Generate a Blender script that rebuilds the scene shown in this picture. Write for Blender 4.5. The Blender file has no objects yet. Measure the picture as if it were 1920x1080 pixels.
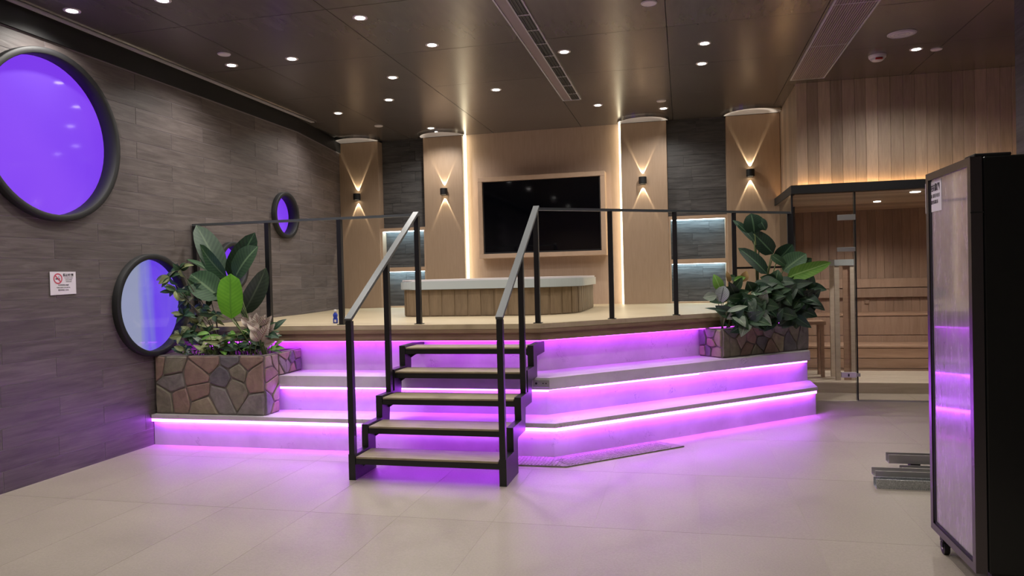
import bpy, bmesh, math, random
from mathutils import Vector, Matrix
random.seed(7)
S = bpy.context.scene
COL = S.collection
# ---------------------------------------------------------------- camera
EYE = Vector((0, 0, 1.4)); FPX = 1365.0
def _basis(yaw=13.25, pitch=-0.90, roll=1.41):
    y, p, r = map(math.radians, (yaw, pitch, roll))
    fh = Vector((-math.sin(y), math.cos(y), 0)); r0 = Vector((math.cos(y), math.sin(y), 0)); z = Vector((0, 0, 1))
    f = fh*math.cos(p) + z*math.sin(p); u0 = r0.cross(f)
    return f, math.cos(r)*r0 - math.sin(r)*u0, math.sin(r)*r0 + math.cos(r)*u0
CF, CR, CU = _basis()
cd = bpy.data.cameras.new('camera'); cam = bpy.data.objects.new('camera', cd); COL.objects.link(cam)
cd.lens = FPX/1920*36; cd.sensor_width = 36; cd.clip_start = 0.05
cam.matrix_world = Matrix(((CR.x, CU.x, -CF.x, EYE.x), (CR.y, CU.y, -CF.y, EYE.y), (CR.z, CU.z, -CF.z, EYE.z), (0, 0, 0, 1)))
S.camera = cam
def ray(x, y): return CF + CR*((x-960)/FPX) + CU*((540-y)/FPX)
def atY(x, y, Y): d = ray(x, y); return EYE + d*(Y/d.y)          # point at depth Y seen at a pixel (measuring aid)
def atZ(x, y, Z): d = ray(x, y); return EYE + d*((Z-EYE.z)/d.z)
def atX(x, y, X): d = ray(x, y); return EYE + d*(X/d.x)
# ---------------------------------------------------------------- world, exposure, light levels
w = bpy.data.worlds.new('world'); S.world = w; w.use_nodes = True
w.node_tree.nodes['Background'].inputs[0].default_value = (0.02, 0.02, 0.02, 1)
S.view_settings.view_transform = 'Standard'; S.view_settings.look = 'None'
S.view_settings.gamma = 1; S.view_settings.use_curve_mapping = False
S.view_settings.exposure = 0.04
S.cycles.max_bounces = 8; S.cycles.transparent_max_bounces = 12
DOWNLIGHT_W = 46.0; FILL_LIGHT_W = 47.0
LED_P = (0.47, 0.07, 1.0); LED_STRENGTH = 19.0; LED_DOWN = 125.0
SCONCE_W = 38.0
H = 3.4; DECK = 1.0; YB = 9.7
# ---------------------------------------------------------------- helpers
def link(o, parent=None):
    COL.objects.link(o)
    if parent is not None: o.parent = parent
    return o
def tag(o, label=None, cat=None, group=None, kind=None):
    if label: o['label'] = label
    if cat: o['category'] = cat
    if group: o['group'] = group
    if kind: o['kind'] = kind
    return o
def empty(name, loc=(0, 0, 0), label=None, cat=None, group=None, kind=None, rz=0):
    o = bpy.data.objects.new(name, None); link(o); o.location = loc; o.rotation_euler = (0, 0, rz)
    o.empty_display_size = 0.1
    return tag(o, label, cat, group, kind)
def bm_obj(name, bm, mat, parent=None, smooth=False, local=True):
    me = bpy.data.meshes.new(name); bmesh.ops.recalc_face_normals(bm, faces=bm.faces[:]); bm.to_mesh(me); bm.free()
    if mat: me.materials.append(mat)
    if smooth:
        for p in me.polygons: p.use_smooth = True
    o = bpy.data.objects.new(name, me); link(o)
    if parent is not None:
        o.parent = parent
        if local:                                   # geometry given in world coordinates
            m = parent_world(parent).inverted(); me.transform(m)
    return o
def parent_world(p):
    m = Matrix.LocRotScale(p.location, p.rotation_euler, p.scale)
    return parent_world(p.parent) @ m if p.parent else m
def box(bm, a, b, bev=0.0):
    a = Vector(a); b = Vector(b)
    r = bmesh.ops.create_cube(bm, size=1)['verts']
    c = (a+b)/2; s = b-a
    for v in r: v.co = Vector((v.co.x*s.x, v.co.y*s.y, v.co.z*s.z)) + c
    if bev: bmesh.ops.bevel(bm, geom=list({e for v in r for e in v.link_edges}), offset=bev, segments=1, affect='EDGES')
def B(name, a, b, mat, parent=None, bev=0.0):
    bm = bmesh.new(); lo = [min(a[i], b[i]) for i in range(3)]; hi = [max(a[i], b[i]) for i in range(3)]
    box(bm, lo, hi, bev); return bm_obj(name, bm, mat, parent)
def prism(bm, pts, z0, z1):                         # horizontal polygon between two heights
    lo = [bm.verts.new((p[0], p[1], z0)) for p in pts]; hi = [bm.verts.new((p[0], p[1], z1)) for p in pts]
    n = len(pts); bm.faces.new(lo[::-1]); bm.faces.new(hi)
    for i in range(n): bm.faces.new((lo[i], lo[(i+1) % n], hi[(i+1) % n], hi[i]))
def P(name, pts, z0, z1, mat, parent=None, bev=0.0):
    bm = bmesh.new(); prism(bm, pts, z0, z1)
    if bev: bmesh.ops.bevel(bm, geom=bm.edges[:], offset=bev, segments=2, affect='EDGES')
    return bm_obj(name, bm, mat, parent)
def extr(bm, pts, d):                               # any planar polygon pushed by vector d
    lo = [bm.verts.new(p) for p in pts]; hi = [bm.verts.new(Vector(p)+Vector(d)) for p in pts]
    n = len(pts); bm.faces.new(lo); bm.faces.new(hi[::-1])
    for i in range(n): bm.faces.new((lo[i], hi[i], hi[(i+1) % n], lo[(i+1) % n]))
def bar(bm, a, b, wx, wy, up=Vector((0, 0, 1))):     # rectangular bar from a to b
    a = Vector(a); b = Vector(b); d = (b-a).normalized()
    if abs(d.dot(up)) > 0.99: up = Vector((0, 1, 0))
    s = d.cross(up).normalized(); t = s.cross(d).normalized()
    c = [s*wx/2*i + t*wy/2*j for i, j in ((-1, -1), (1, -1), (1, 1), (-1, 1))]
    extr(bm, [a+k for k in c], b-a)
def BAR(name, a, b, wx, wy, mat, parent=None):
    bm = bmesh.new(); bar(bm, a, b, wx, wy); return bm_obj(name, bm, mat, parent)
def cyl(bm, c, r, h, seg=24, axis='Z', r2=None):
    m = Matrix.Translation(Vector(c))
    if axis == 'X': m = m @ Matrix.Rotation(math.pi/2, 4, 'Y')
    if axis == 'Y': m = m @ Matrix.Rotation(math.pi/2, 4, 'X')
    bmesh.ops.create_cone(bm, cap_ends=True, segments=seg, radius1=r, radius2=r if r2 is None else r2, depth=h, matrix=m)
def CY(name, c, r, h, mat, parent=None, seg=24, axis='Z', r2=None):
    bm = bmesh.new(); cyl(bm, c, r, h, seg, axis, r2); return bm_obj(name, bm, mat, parent)
def lathe(bm, c, prof, seg=20):
    c = Vector(c); rings = []
    for r, z in prof:
        rings.append([bm.verts.new(c+Vector((max(r, 1e-4)*math.cos(2*math.pi*i/seg), max(r, 1e-4)*math.sin(2*math.pi*i/seg), z))) for i in range(seg)])
    for a, b in zip(rings, rings[1:]):
        for i in range(seg): bm.faces.new((a[i], a[(i+1) % seg], b[(i+1) % seg], b[i]))
def tube(bm, pts, r0, r1, seg=6):
    pts = [Vector(p) for p in pts]; rings = []
    for i, p in enumerate(pts):
        d = (pts[min(i+1, len(pts)-1)] - pts[max(i-1, 0)]).normalized()
        s = d.cross(Vector((0.3, 1, 0.1))).normalized(); t = s.cross(d)
        r = r0 + (r1-r0)*i/(len(pts)-1)
        rings.append([bm.verts.new(p + (s*math.cos(k*2*math.pi/seg)+t*math.sin(k*2*math.pi/seg))*r) for k in range(seg)])
    for a, b in zip(rings, rings[1:]):
        for k in range(seg): bm.faces.new((a[k], a[(k+1) % seg], b[(k+1) % seg], b[k]))
    bm.faces.new(rings[0][::-1]); bm.faces.new(rings[-1])
# ---------------------------------------------------------------- materials
def srgb(r, g, b): return tuple((c/255/12.92 if c/255 <= 0.04045 else ((c/255+0.055)/1.055)**2.4) for c in (r, g, b)) + (1,)
class N:
    def __init__(s, name):
        s.m = bpy.data.materials.new(name); s.m.use_nodes = True; s.t = s.m.node_tree; s.t.nodes.clear()
        s.out = s.n('ShaderNodeOutputMaterial')
    def n(s, typ, **kw):
        x = s.t.nodes.new(typ)
        for k, v in kw.items(): setattr(x, k, v)
        return x
    def l(s, a, b): s.t.links.new(a, b)
    def v(s, sock, val):
        if hasattr(val, 'links') or isinstance(val, bpy.types.NodeSocket): s.l(val, sock)
        else: sock.default_value = val
    def bsdf(s, color, rough=0.5, metal=0.0, spec=0.5, coat=0.0, bump=None, bstr=0.1, **kw):
        b = s.n('ShaderNodeBsdfPrincipled'); s.v(b.inputs['Base Color'], color); s.v(b.inputs['Roughness'], rough)
        b.inputs['Metallic'].default_value = metal; b.inputs['Specular IOR Level'].default_value = spec
        b.inputs['Coat Weight'].default_value = coat; b.inputs['Coat Roughness'].default_value = 0.05
        for k, v in kw.items(): s.v(b.inputs[k.replace('_', ' ')], v)
        if bump is not None:
            q = s.n('ShaderNodeBump'); q.inputs['Strength'].default_value = bstr; q.inputs['Distance'].default_value = 0.01
            s.l(bump, q.inputs['Height']); s.l(q.outputs[0], b.inputs['Normal'])
        s.l(b.outputs[0], s.out.inputs[0]); return b
    def coord(s, scale=(1, 1, 1), kind='Object', rnd=True):
        tc = s.n('ShaderNodeTexCoord'); mp = s.n('ShaderNodeMapping'); mp.inputs['Scale'].default_value = scale
        s.l(tc.outputs[kind], mp.inputs[0])
        if rnd:
            oi = s.n('ShaderNodeObjectInfo'); m = s.n('ShaderNodeMath', operation='MULTIPLY'); m.inputs[1].default_value = 37.0
            s.l(oi.outputs['Random'], m.inputs[0]); c = s.n('ShaderNodeCombineXYZ')
            for i in range(3): s.l(m.outputs[0], c.inputs[i])
            s.l(c.outputs[0], mp.inputs['Location'])
        return mp.outputs[0]
    def noise(s, vec, scale=5, detail=4, rough=0.6, dist=0.0):
        x = s.n('ShaderNodeTexNoise'); s.l(vec, x.inputs['Vector']); x.inputs['Scale'].default_value = scale
        x.inputs['Detail'].default_value = detail; x.inputs['Roughness'].default_value = rough; x.inputs['Distortion'].default_value = dist
        return x.outputs['Fac']
    def ramp(s, fac, stops):
        r = s.n('ShaderNodeValToRGB'); e = r.color_ramp.elements
        while len(e) < len(stops): e.new(0.5)
        for k, (p, c) in enumerate(stops): e[k].position = p; e[k].color = c
        s.l(fac, r.inputs[0]); return r.outputs[0]
    def mix(s, fac, a, b, mode='MIX'):
        x = s.n('ShaderNodeMix', data_type='RGBA', blend_type=mode); s.v(x.inputs[0], fac); s.v(x.inputs[6], a); s.v(x.inputs[7], b); return x.outputs[2]
    def math(s, op, a, b=0.0):
        x = s.n('ShaderNodeMath', operation=op); s.v(x.inputs[0], a); s.v(x.inputs[1], b); return x.outputs[0]
    def rand(s, lo=0.0, hi=1.0):
        oi = s.n('ShaderNodeObjectInfo'); mr = s.n('ShaderNodeMapRange'); s.l(oi.outputs['Random'], mr.inputs[0])
        mr.inputs[3].default_value = lo; mr.inputs[4].default_value = hi; return mr.outputs[0]
    def hsv(s, col, val=1.0, sat=1.0):
        x = s.n('ShaderNodeHueSaturation'); s.v(x.inputs['Value'], val); s.v(x.inputs['Saturation'], sat); s.v(x.inputs['Color'], col); return x.outputs[0]
def plain(name, rgb, rough=0.5, metal=0.0, spec=0.5, coat=0.0):
    q = N(name); q.bsdf(srgb(*rgb), rough, metal, spec, coat); return q.m
def wood(name, c1, c2, scale=(1, 1, 12), rough=0.45, vlo=0.85, vhi=1.15, bstr=0.08, coat=0.0, nscale=3.0):
    q = N(name); v = q.coord(scale); f = q.noise(v, nscale, 6, 0.65, 0.6); c = q.ramp(f, [(0.3, srgb(*c1)), (0.7, srgb(*c2))])
    c = q.hsv(c, q.rand(vlo, vhi)); q.bsdf(c, rough, bump=f, bstr=bstr, coat=coat); return q.m
def emis(name, rgb, strength):
    q = N(name); e = q.n('ShaderNodeEmission'); e.inputs[0].default_value = (*rgb, 1); e.inputs[1].default_value = strength
    q.l(e.outputs[0], q.out.inputs[0]); return q.m
M = {}
M['wall_tile'] = wood('grey_wood_effect_tile', (76, 68, 67), (112, 103, 101), (1, 1.2, 14), 0.5, 0.86, 1.12, 0.15, nscale=2.2)
M['dark_tile'] = wood('dark_slate_wood_tile', (54, 53, 54), (96, 94, 94), (1.4, 1, 14), 0.4, 0.85, 1.15, 0.1, nscale=2.4)
M['grout'] = plain('pale_grout', (142, 134, 140), 0.8)
M['grout_dark'] = plain('dark_grout', (70, 70, 70), 0.8)
q = N('beige_stone_floor_tile'); v = q.coord((1, 1, 1)); f1 = q.noise(v, 1.6, 5, 0.6); f2 = q.noise(q.coord((1, 1, 1)), 90, 3, 0.7)
c = q.ramp(f1, [(0.3, srgb(160, 149, 136)), (0.75, srgb(172, 161, 147))]); c = q.mix(0.10, c, q.ramp(f2, [(0.35, srgb(140, 130, 120)), (0.65, srgb(225, 215, 205))]))
q.bsdf(c, q.ramp(f1, [(0.2, (0.38,)*3+(1,)), (0.8, (0.52,)*3+(1,))]), bump=f2, bstr=0.06); M['floor_tile'] = q.m
M['floor_grout'] = plain('floor_grout', (182, 170, 160), 0.6)
q = N('bronze_ceiling_panel'); v = q.coord((6, 1.2, 1)); f = q.noise(v, 2.0, 4, 0.55)
q.bsdf(q.ramp(f, [(0.3, srgb(98, 91, 88)), (0.7, srgb(108, 100, 96))]), 0.27, 0.35); M['ceiling'] = q.m
M['ceil_gap'] = plain('ceiling_backing', (40, 36, 36), 0.8)
M['leatherette'] = wood('brown_wall_board', (154, 130, 108), (164, 140, 118), (14, 1, 1.0), 0.5, 0.98, 1.02, 0.03, nscale=4)
M['tvwall'] = wood('tan_wall_board', (170, 145, 127), (180, 155, 137), (14, 1, 1.0), 0.5, 1, 1, 0.03, nscale=4)
M['oakframe'] = wood('pale_brown_frame', (176, 148, 124), (190, 162, 138), (1, 1, 1), 0.45, 0.97, 1.03, 0.03)
M['cap'] = plain('pale_lilac_grey', (176, 172, 178), 0.3, 0.0)
M['chrome'] = plain('chrome', (210, 210, 212), 0.18, 1.0)
M['steel'] = plain('brushed_steel', (186, 184, 180), 0.28, 0.6)
M['black'] = plain('black_steel', (24, 23, 26), 0.42, 0.0, 0.5)
M['railtop'] = plain('lit_black_rail', (76, 80, 82), 0.45, 0.0, 0.6)  # black steel shown grey: light on the rail top put into the colour
M['matteblack'] = plain('matte_black', (20, 20, 22), 0.6)
M['tread'] = wood('tread_oak', (134, 120, 94), (166, 152, 124), (1.2, 14, 1), 0.5, 0.95, 1.05, 0.06, nscale=4)
M['deck'] = wood('deck_oak', (176, 158, 128), (198, 182, 152), (0.8, 7, 1), 0.42, 1, 1, 0.05, nscale=3)
M['deckedge'] = wood('deck_edge_oak', (128, 104, 82), (158, 132, 106), (1.0, 3, 10), 0.5, 0.97, 1.03, 0.08, nscale=3)
q = N('pale_cracked_stone'); v = q.coord((1, 1, 1), rnd=False)
f = q.noise(v, 2.2, 6, 0.6, 0.4); n2 = q.noise(v, 3.5, 5, 0.75, 1.2)
vein = q.ramp(q.math('ABSOLUTE', q.math('SUBTRACT', n2, 0.43)), [(0.0, (0.0,)*3+(1,)), (0.006, (1,)*3+(1,))])
gate = q.ramp(q.noise(v, 3.0, 2), [(0.52, (1,)*3+(1,)), (0.64, (0,)*3+(1,))])
vm = q.math('MAXIMUM', vein, gate)
c = q.mix(vm, srgb(128, 120, 124), q.ramp(f, [(0.3, srgb(196, 190, 192)), (0.7, srgb(222, 216, 218))]))
q.bsdf(c, 0.45, bump=f, bstr=0.05); M['marble'] = q.m
q = N('ribbed_grey_oak'); v = q.coord((9, 9, 1), rnd=False); f = q.noise(v, 4, 4)
q.bsdf(q.ramp(f, [(0.3, srgb(110, 100, 98)), (0.7, srgb(150, 138, 134))]), 0.6); M['mat'] = q.m
# stones: one material per tone
def stone(name, a, b):
    q = N(name); v = q.coord((1, 1, 1)); f = q.noise(v, 9, 6, 0.65, 0.5)
    q.bsdf(q.ramp(f, [(0.32, srgb(*a)), (0.68, srgb(*b))]), 0.62, bump=f, bstr=0.6); return q.m
STONES = [stone('grey_stone', (114, 108, 106), (150, 142, 138)), stone('olive_stone', (112, 106, 92), (148, 140, 122)),
          stone('rust_stone', (130, 108, 98), (160, 134, 120)), stone('slate_stone', (92, 88, 94), (126, 120, 124)), stone('sand_stone', (134, 122, 104), (164, 150, 128))]
M['mortar'] = plain('stone_mortar', (120, 112, 106), 0.9)
q = N('dark_soil'); f = q.noise(q.coord((1, 1, 1)), 40, 5); q.bsdf(q.ramp(f, [(0.3, srgb(22, 18, 16)), (0.7, srgb(52, 42, 34))]), 0.95, bump=f, bstr=1.0); M['soil'] = q.m
M['led'] = emis('purple_led', LED_P, LED_STRENGTH)
M['led_down'] = emis('purple_led_downward', LED_P, LED_DOWN); M['led_mid'] = emis('purple_led_middle', LED_P, 26.0); M['led_under'] = emis('magenta_led_under_deck', (0.52, 0.05, 1.0), 8.5)
M['led_dim'] = emis('magenta_led', (0.55, 0.05, 0.95), 9.0)
M['led_warm'] = emis('warm_led', (1.0, 0.58, 0.24), 26.0)
M['led_cream'] = emis('cream_led', (1.0, 0.88, 0.60), 6.5)
M['led_ice'] = emis('ice_led', (0.60, 0.88, 1.0), 13.0)
M['lamp'] = emis('downlight_lens', (1.0, 0.96, 0.9), 14.0)
M['sconce_lens'] = emis('sconce_lens', (1.0, 0.86, 0.6), 12.0)
M['white'] = plain('white_plastic', (214, 206, 206), 0.45)
M['red'] = plain('red_plastic', (190, 40, 40), 0.4)
M['lid'] = plain('pale_grey_lid', (176, 184, 186), 0.35)
M['tubslat'] = wood('tub_slat', (112, 94, 72), (136, 116, 92), (8, 8, 1), 0.5, 0.9, 1.08, 0.05)
M['screen'] = plain('tv_glass', (4, 5, 9), 0.05, 0.0, 0.6)
M['saunaboard'] = wood('cedar_board', (174, 152, 132), (198, 176, 154), (10, 10, 1.0), 0.5, 0.72, 1.22, 0.05, nscale=3)
M['saunainner'] = wood('cedar_inner_board', (158, 130, 110), (180, 152, 132), (8, 8, 1.0), 0.5, 0.82, 1.1, 0.05, nscale=3)
M['duck'] = wood('spotlit_pale_wood', (196, 182, 164), (216, 204, 188), (1, 8, 10), 0.5, 0.95, 1.05, 0.05, nscale=3)  # duckboard lighter than the benches: spot's light pool put into the colour
M['benchwood'] = wood('bench_wood', (166, 134, 112), (188, 156, 132), (1, 8, 10), 0.5, 0.9, 1.1, 0.05, nscale=3)
M['paper'] = plain('paper', (222, 216, 222), 0.6)
M['ink'] = plain('dark_ink', (60, 52, 60), 0.7); M['redink'] = plain('red_ink', (196, 70, 92), 0.7); M['greyink'] = plain('grey_ink', (150, 146, 150), 0.7)
M['blue'] = plain('blue_plastic', (40, 62, 170), 0.3)
M['rubber'] = plain('rubber', (18, 18, 18), 0.6)
M['galv'] = None
q = N('galvanised_steel'); vo = q.n('ShaderNodeTexVoronoi'); q.l(q.coord((60, 60, 60)), vo.inputs['Vector'])
q.bsdf(q.ramp(vo.outputs['Color'], [(0.0, srgb(120, 124, 124)), (1.0, srgb(215, 218, 218))]), 0.35, 0.4); M['galv'] = q.m
# clear brown-tinted glass
def glass(name, tint, rough=0.02, refl=1.0):
    q = N(name); t = q.n('ShaderNodeBsdfTransparent'); t.inputs[0].default_value = (*tint, 1)
    g = q.n('ShaderNodeBsdfGlossy'); g.inputs['Roughness'].default_value = rough; g.inputs[0].default_value = (refl, refl, refl, 1)
    fr = q.n('ShaderNodeFresnel'); fr.inputs[0].default_value = 1.5; mx = q.n('ShaderNodeMixShader')
    q.l(fr.outputs[0], mx.inputs[0]); q.l(t.outputs[0], mx.inputs[1]); q.l(g.outputs[0], mx.inputs[2]); q.l(mx.outputs[0], q.out.inputs[0]); return q.m
M['glass'] = glass('smoky_glass', (0.92, 0.90, 0.88)); M['glass_edge'] = plain('glass_edge', (70, 84, 80), 0.2)
M['window_glass'] = glass('window_glass', (0.95, 0.95, 1.0))
# backlit acrylic behind the portholes
def backlit(name, gradient=False):
    q = N(name); v = q.coord((1, 1, 1), rnd=False); sp = q.n('ShaderNodeSeparateXYZ'); q.l(v, sp.inputs[0])
    if gradient:
        f = q.math('ADD', sp.outputs[1], q.math('MULTIPLY', q.math('SUBTRACT', q.noise(q.coord((1, 6, 0.6), rnd=False), 1.5, 2), 0.5), 0.25))
        c = q.ramp(q.math('ADD', q.math('MULTIPLY', f, 1.15), 0.5), [(0.36, srgb(150, 158, 186)), (0.50, srgb(122, 118, 226)), (0.62, srgb(108, 66, 244)), (0.98, srgb(120, 90, 236))])
    else:
        f = q.noise(v, 0.9, 2); c = q.ramp(f, [(0.3, srgb(126, 56, 250)), (0.7, srgb(140, 70, 255))])
    b = q.bsdf(srgb(60, 50, 90), 0.06, spec=0.5, Emission_Color=c, Emission_Strength=0.82); return q.m
M['backlit'] = backlit('backlit_purple_acrylic'); M['backlit_fade'] = backlit('backlit_fading_acrylic', True)
# leaves
def leafmat(name, dark, light, rib, veins=0.35, var=(0.75, 1.2), rough=0.55, trans=0.0):
    q = N(name); tc = q.n('ShaderNodeTexCoord'); sp = q.n('ShaderNodeSeparateXYZ'); q.l(tc.outputs['UV'], sp.inputs[0])
    u = q.math('ABSOLUTE', q.math('SUBTRACT', sp.outputs[0], 0.5)); vv = q.math('SUBTRACT', sp.outputs[1], q.math('MULTIPLY', u, 0.35))
    s = q.math('SINE', q.math('MULTIPLY', vv, 75.0)); s = q.math('MULTIPLY', q.math('ADD', s, 1.0), 0.5*veins)
    f = q.noise(q.coord((1, 1, 1)), 12, 3); base = q.ramp(q.math('ADD', q.math('MULTIPLY', f, 0.7), s), [(0.25, srgb(*dark)), (0.85, srgb(*light))])
    base = q.hsv(base, q.rand(*var)); c = q.mix(q.ramp(u, [(0.02, (1,)*3+(1,)), (0.05, (0,)*3+(1,))]), base, srgb(*rib))
    q.bsdf(c, rough, spec=0.5); return q.m
L = {'deep': leafmat('deep_green_leaf', (16, 42, 28), (34, 70, 44), (80, 112, 80)),
     'mid': leafmat('mid_green_leaf', (36, 66, 40), (60, 92, 58), (98, 124, 88)),
     'grey': leafmat('grey_green_leaf', (38, 58, 44), (58, 78, 58), (86, 104, 80)),
     'bright': leafmat('bright_green_leaf', (92, 158, 30), (120, 184, 48), (88, 146, 36), 0.2, (0.98, 1.02)),
     'lime': leafmat('lime_leaf', (88, 138, 48), (126, 168, 72), (150, 190, 110), 0.2, (0.9, 1.1)),
     'variegated': leafmat('variegated_leaf', (62, 84, 48), (150, 156, 104), (168, 176, 120), 0.7, (0.8, 1.15)),
     'silver': leafmat('silver_leaf', (56, 70, 66), (164, 172, 168), (60, 70, 66), 0.9, (0.95, 1.1)),
     'pink': leafmat('dusty_pink_leaf', (120, 108, 98), (198, 182, 168), (150, 110, 104), 0.6, (0.85, 1.1), 0.6),
     'pale': leafmat('pale_leaf', (104, 124, 104), (160, 172, 150), (170, 180, 160), 0.3),
     'yellow': leafmat('yellowed_leaf', (150, 120, 70), (196, 160, 100), (160, 130, 80), 0.2)}
M['stem'] = plain('leaf_stem', (98, 112, 66), 0.5); M['stem_dark'] = plain('woody_stem', (70, 62, 44), 0.7)

# ================================================================ SETTING
# floor with separate tiles
fl = B('floor', (-5.0, -3.2, -0.12), (5.2, 11.3, -0.001), M['floor_grout']); tag(fl, kind='structure')
TX, TY = 0.575, 1.15
fm = {}
for i in range(-8, 9):
    for j in range(-1, 11):
        x0 = 0.06+i*TX; y0 = 0.55+j*TY; x1 = min(x0+TX, 5.0); y1 = y0+TY
        if x1 < -4.5 or x0 > 4.9 or y1 > 11.0: continue
        x0 = max(x0, -4.56)
        if y0 > 6.6 and x1 < 0.1: continue               # under the raised deck
        key = round(x1-x0, 3), round(y1-y0, 3)
        if key not in fm:
            bm = bmesh.new(); box(bm, (0.001, 0.001, -0.006), (key[0]-0.001, key[1]-0.001, 0.0)); me = bpy.data.meshes.new('tile'); bm.to_mesh(me); bm.free(); me.materials.append(M['floor_tile']); fm[key] = me
        o = bpy.data.objects.new('tile', fm[key]); link(o, fl); o.location = (x0, y0, 0)
# ceiling with separate panels
ce = B('ceiling', (-5.0, -3.2, H+0.012), (5.2, 11.3, H+0.15), M['ceil_gap']); tag(ce, kind='structure')
bm0 = {}
xs = [-4.62, -3.74, -2.52, -1.3, -0.09, 1.11, 2.33, 3.55, 5.0]
ys = [-3.1+1.15*0, -1.95, -0.8, 0.35, 1.5, 2.65, 3.8, 4.95, 6.1, 7.25, 8.4, 9.85]
for i in range(len(xs)-1):
    for j in range(len(ys)-1):
        bm = bmesh.new(); box(bm, (xs[i]+0.003, ys[j]+0.003, H), (xs[i+1]-0.003, ys[j+1]-0.003, H+0.012)); bm_obj('ceiling_panel', bm, M['ceiling'], ce)
# left wall : slightly kinked plane, tiles laid in running bond, round openings
def wx(s): return -4.56 if s <= 8.1 else -4.56 - (s-8.1)*0.24/1.65
CIRC = [(4.51, 2.53, 0.60), (5.50, 1.227, 0.425), (7.745, 2.185, 0.245), (6.68, 1.58, 0.228)]
def cutter():
    bm = bmesh.new()
    for cy_, cz, r in CIRC: cyl(bm, (-4.6, cy_, cz), r, 0.6, 64, 'X')
    return bm_obj('cutter', bm, None)
cut = cutter()
def boolcut(o):
    m = o.modifiers.new('b', 'BOOLEAN'); m.operation = 'DIFFERENCE'; m.object = cut; m.solver = 'EXACT'
    dg = bpy.context.evaluated_depsgraph_get(); me = bpy.data.meshes.new_from_object(o.evaluated_get(dg)); o.modifiers.clear(); o.data = me
wl = P('wall_left', [(-4.5625, -3.1), (-4.5625, 8.1), (-4.809, 9.8), (-4.86, 9.8), (-4.7, 8.1), (-4.7, -3.1)], 0, H, M['grout']); tag(wl, kind='structure')
bpy.context.view_layer.update(); boolcut(wl)
RH = 0.1467
todo = []
for r in range(22):
    z0 = r*RH; z1 = z0+RH
    off = (4.49 if r % 2 == 1 else 4.93) + random.choice((0, 0, 0.02))
    s = off - 0.9*4
    while s < 9.7:
        a, b = max(s, 0.9), min(s+0.9, 9.75)
        if b-a > 0.05 and not (a > 6.2 and z1 < 0.97):
            g = 0.0025; pts = []
            for ss, zz in ((a+g, z0+g), (b-g, z0+g), (b-g, z1-g), (a+g, z1-g)): pts.append(Vector((wx(ss)-0.008, ss, zz)))
            bm = bmesh.new()
            if a+0.02 < 8.1 < b-0.02:
                k0, k1 = Vector((-4.568, 8.1, z0+g)), Vector((-4.568, 8.1, z1-g)); extr(bm, [pts[0], k0, k1, pts[3]], (0.008, 0, 0)); extr(bm, [k0, pts[1], pts[2], k1], (0.008, 0, 0))
            else: extr(bm, pts, (0.008, 0, 0))
            o = bm_obj('tile', bm, M['wall_tile'])
            o.parent = wl
            for cy_, cz, rr in CIRC:
                dy = max(a-cy_, 0, cy_-b); dz = max(z0-cz, 0, cz-z1)
                if dy*dy+dz*dz < rr*rr: todo.append(o); break
        s += 0.9
bpy.context.view_layer.update()
for o in todo:
    boolcut(o)
    if len(o.data.polygons) == 0: bpy.data.objects.remove(o)
bpy.data.objects.remove(cut)
# dark band and bright slot where the left wall meets the ceiling
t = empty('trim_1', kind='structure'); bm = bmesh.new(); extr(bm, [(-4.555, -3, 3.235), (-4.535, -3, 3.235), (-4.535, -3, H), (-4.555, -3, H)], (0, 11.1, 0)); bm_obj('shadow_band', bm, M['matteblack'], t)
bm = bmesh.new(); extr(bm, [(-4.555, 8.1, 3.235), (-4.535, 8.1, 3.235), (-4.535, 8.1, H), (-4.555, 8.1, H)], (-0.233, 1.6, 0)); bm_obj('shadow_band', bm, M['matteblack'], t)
B('slot_trim', (-4.50, -3, H-0.012), (-4.455, 8.35, H+0.004), M['cap'], t); B('slot_trim', (-4.44, -3, H-0.008), (-4.425, 8.35, H+0.004), M['chrome'], t)
# portholes
def ringmesh(bm, cy_, cz, ri, ro, x0, x1, seg=64):
    R4 = []
    for k in range(seg):
        a = 2*math.pi*k/seg; c, s = math.cos(a), math.sin(a)
        R4.append([bm.verts.new((x, cy_+r*c, cz+r*s)) for r, x in ((ri, x0), (ri, x1), (ri+0.006, x1+0.004), (ro-0.006, x1+0.004), (ro, x1), (ro, x0))])
    for k in range(seg):
        a, b = R4[k], R4[(k+1) % seg]
        for i in range(6): bm.faces.new((a[i], b[i], b[(i+1) % 6], a[(i+1) % 6]))
for n, (cy_, cz, r, fade) in enumerate([(4.51, 2.53, 0.635, 0), (5.50, 1.227, 0.45, 1), (7.745, 2.185, 0.27, 0), (6.68, 1.58, 0.25, 0)]):
    th = [0.035, 0.035, 0.03, 0.03][n]
    wn = empty('window_%d' % (n+1), (-4.56, cy_, cz), kind='structure')
    bm = bmesh.new(); ringmesh(bm, cy_, cz, r-th-0.012, r, -4.67, -4.51); bm_obj('round_frame', bm, M['matteblack'], wn, True)
    bm = bmesh.new(); cyl(bm, ([-4.635, -4.60, -4.64, -4.64][n], cy_, cz), r-th-0.008, 0.012, 64, 'X'); o = bm_obj('backlit_panel', bm, M['backlit_fade'] if fade else M['backlit'], wn)
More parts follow.
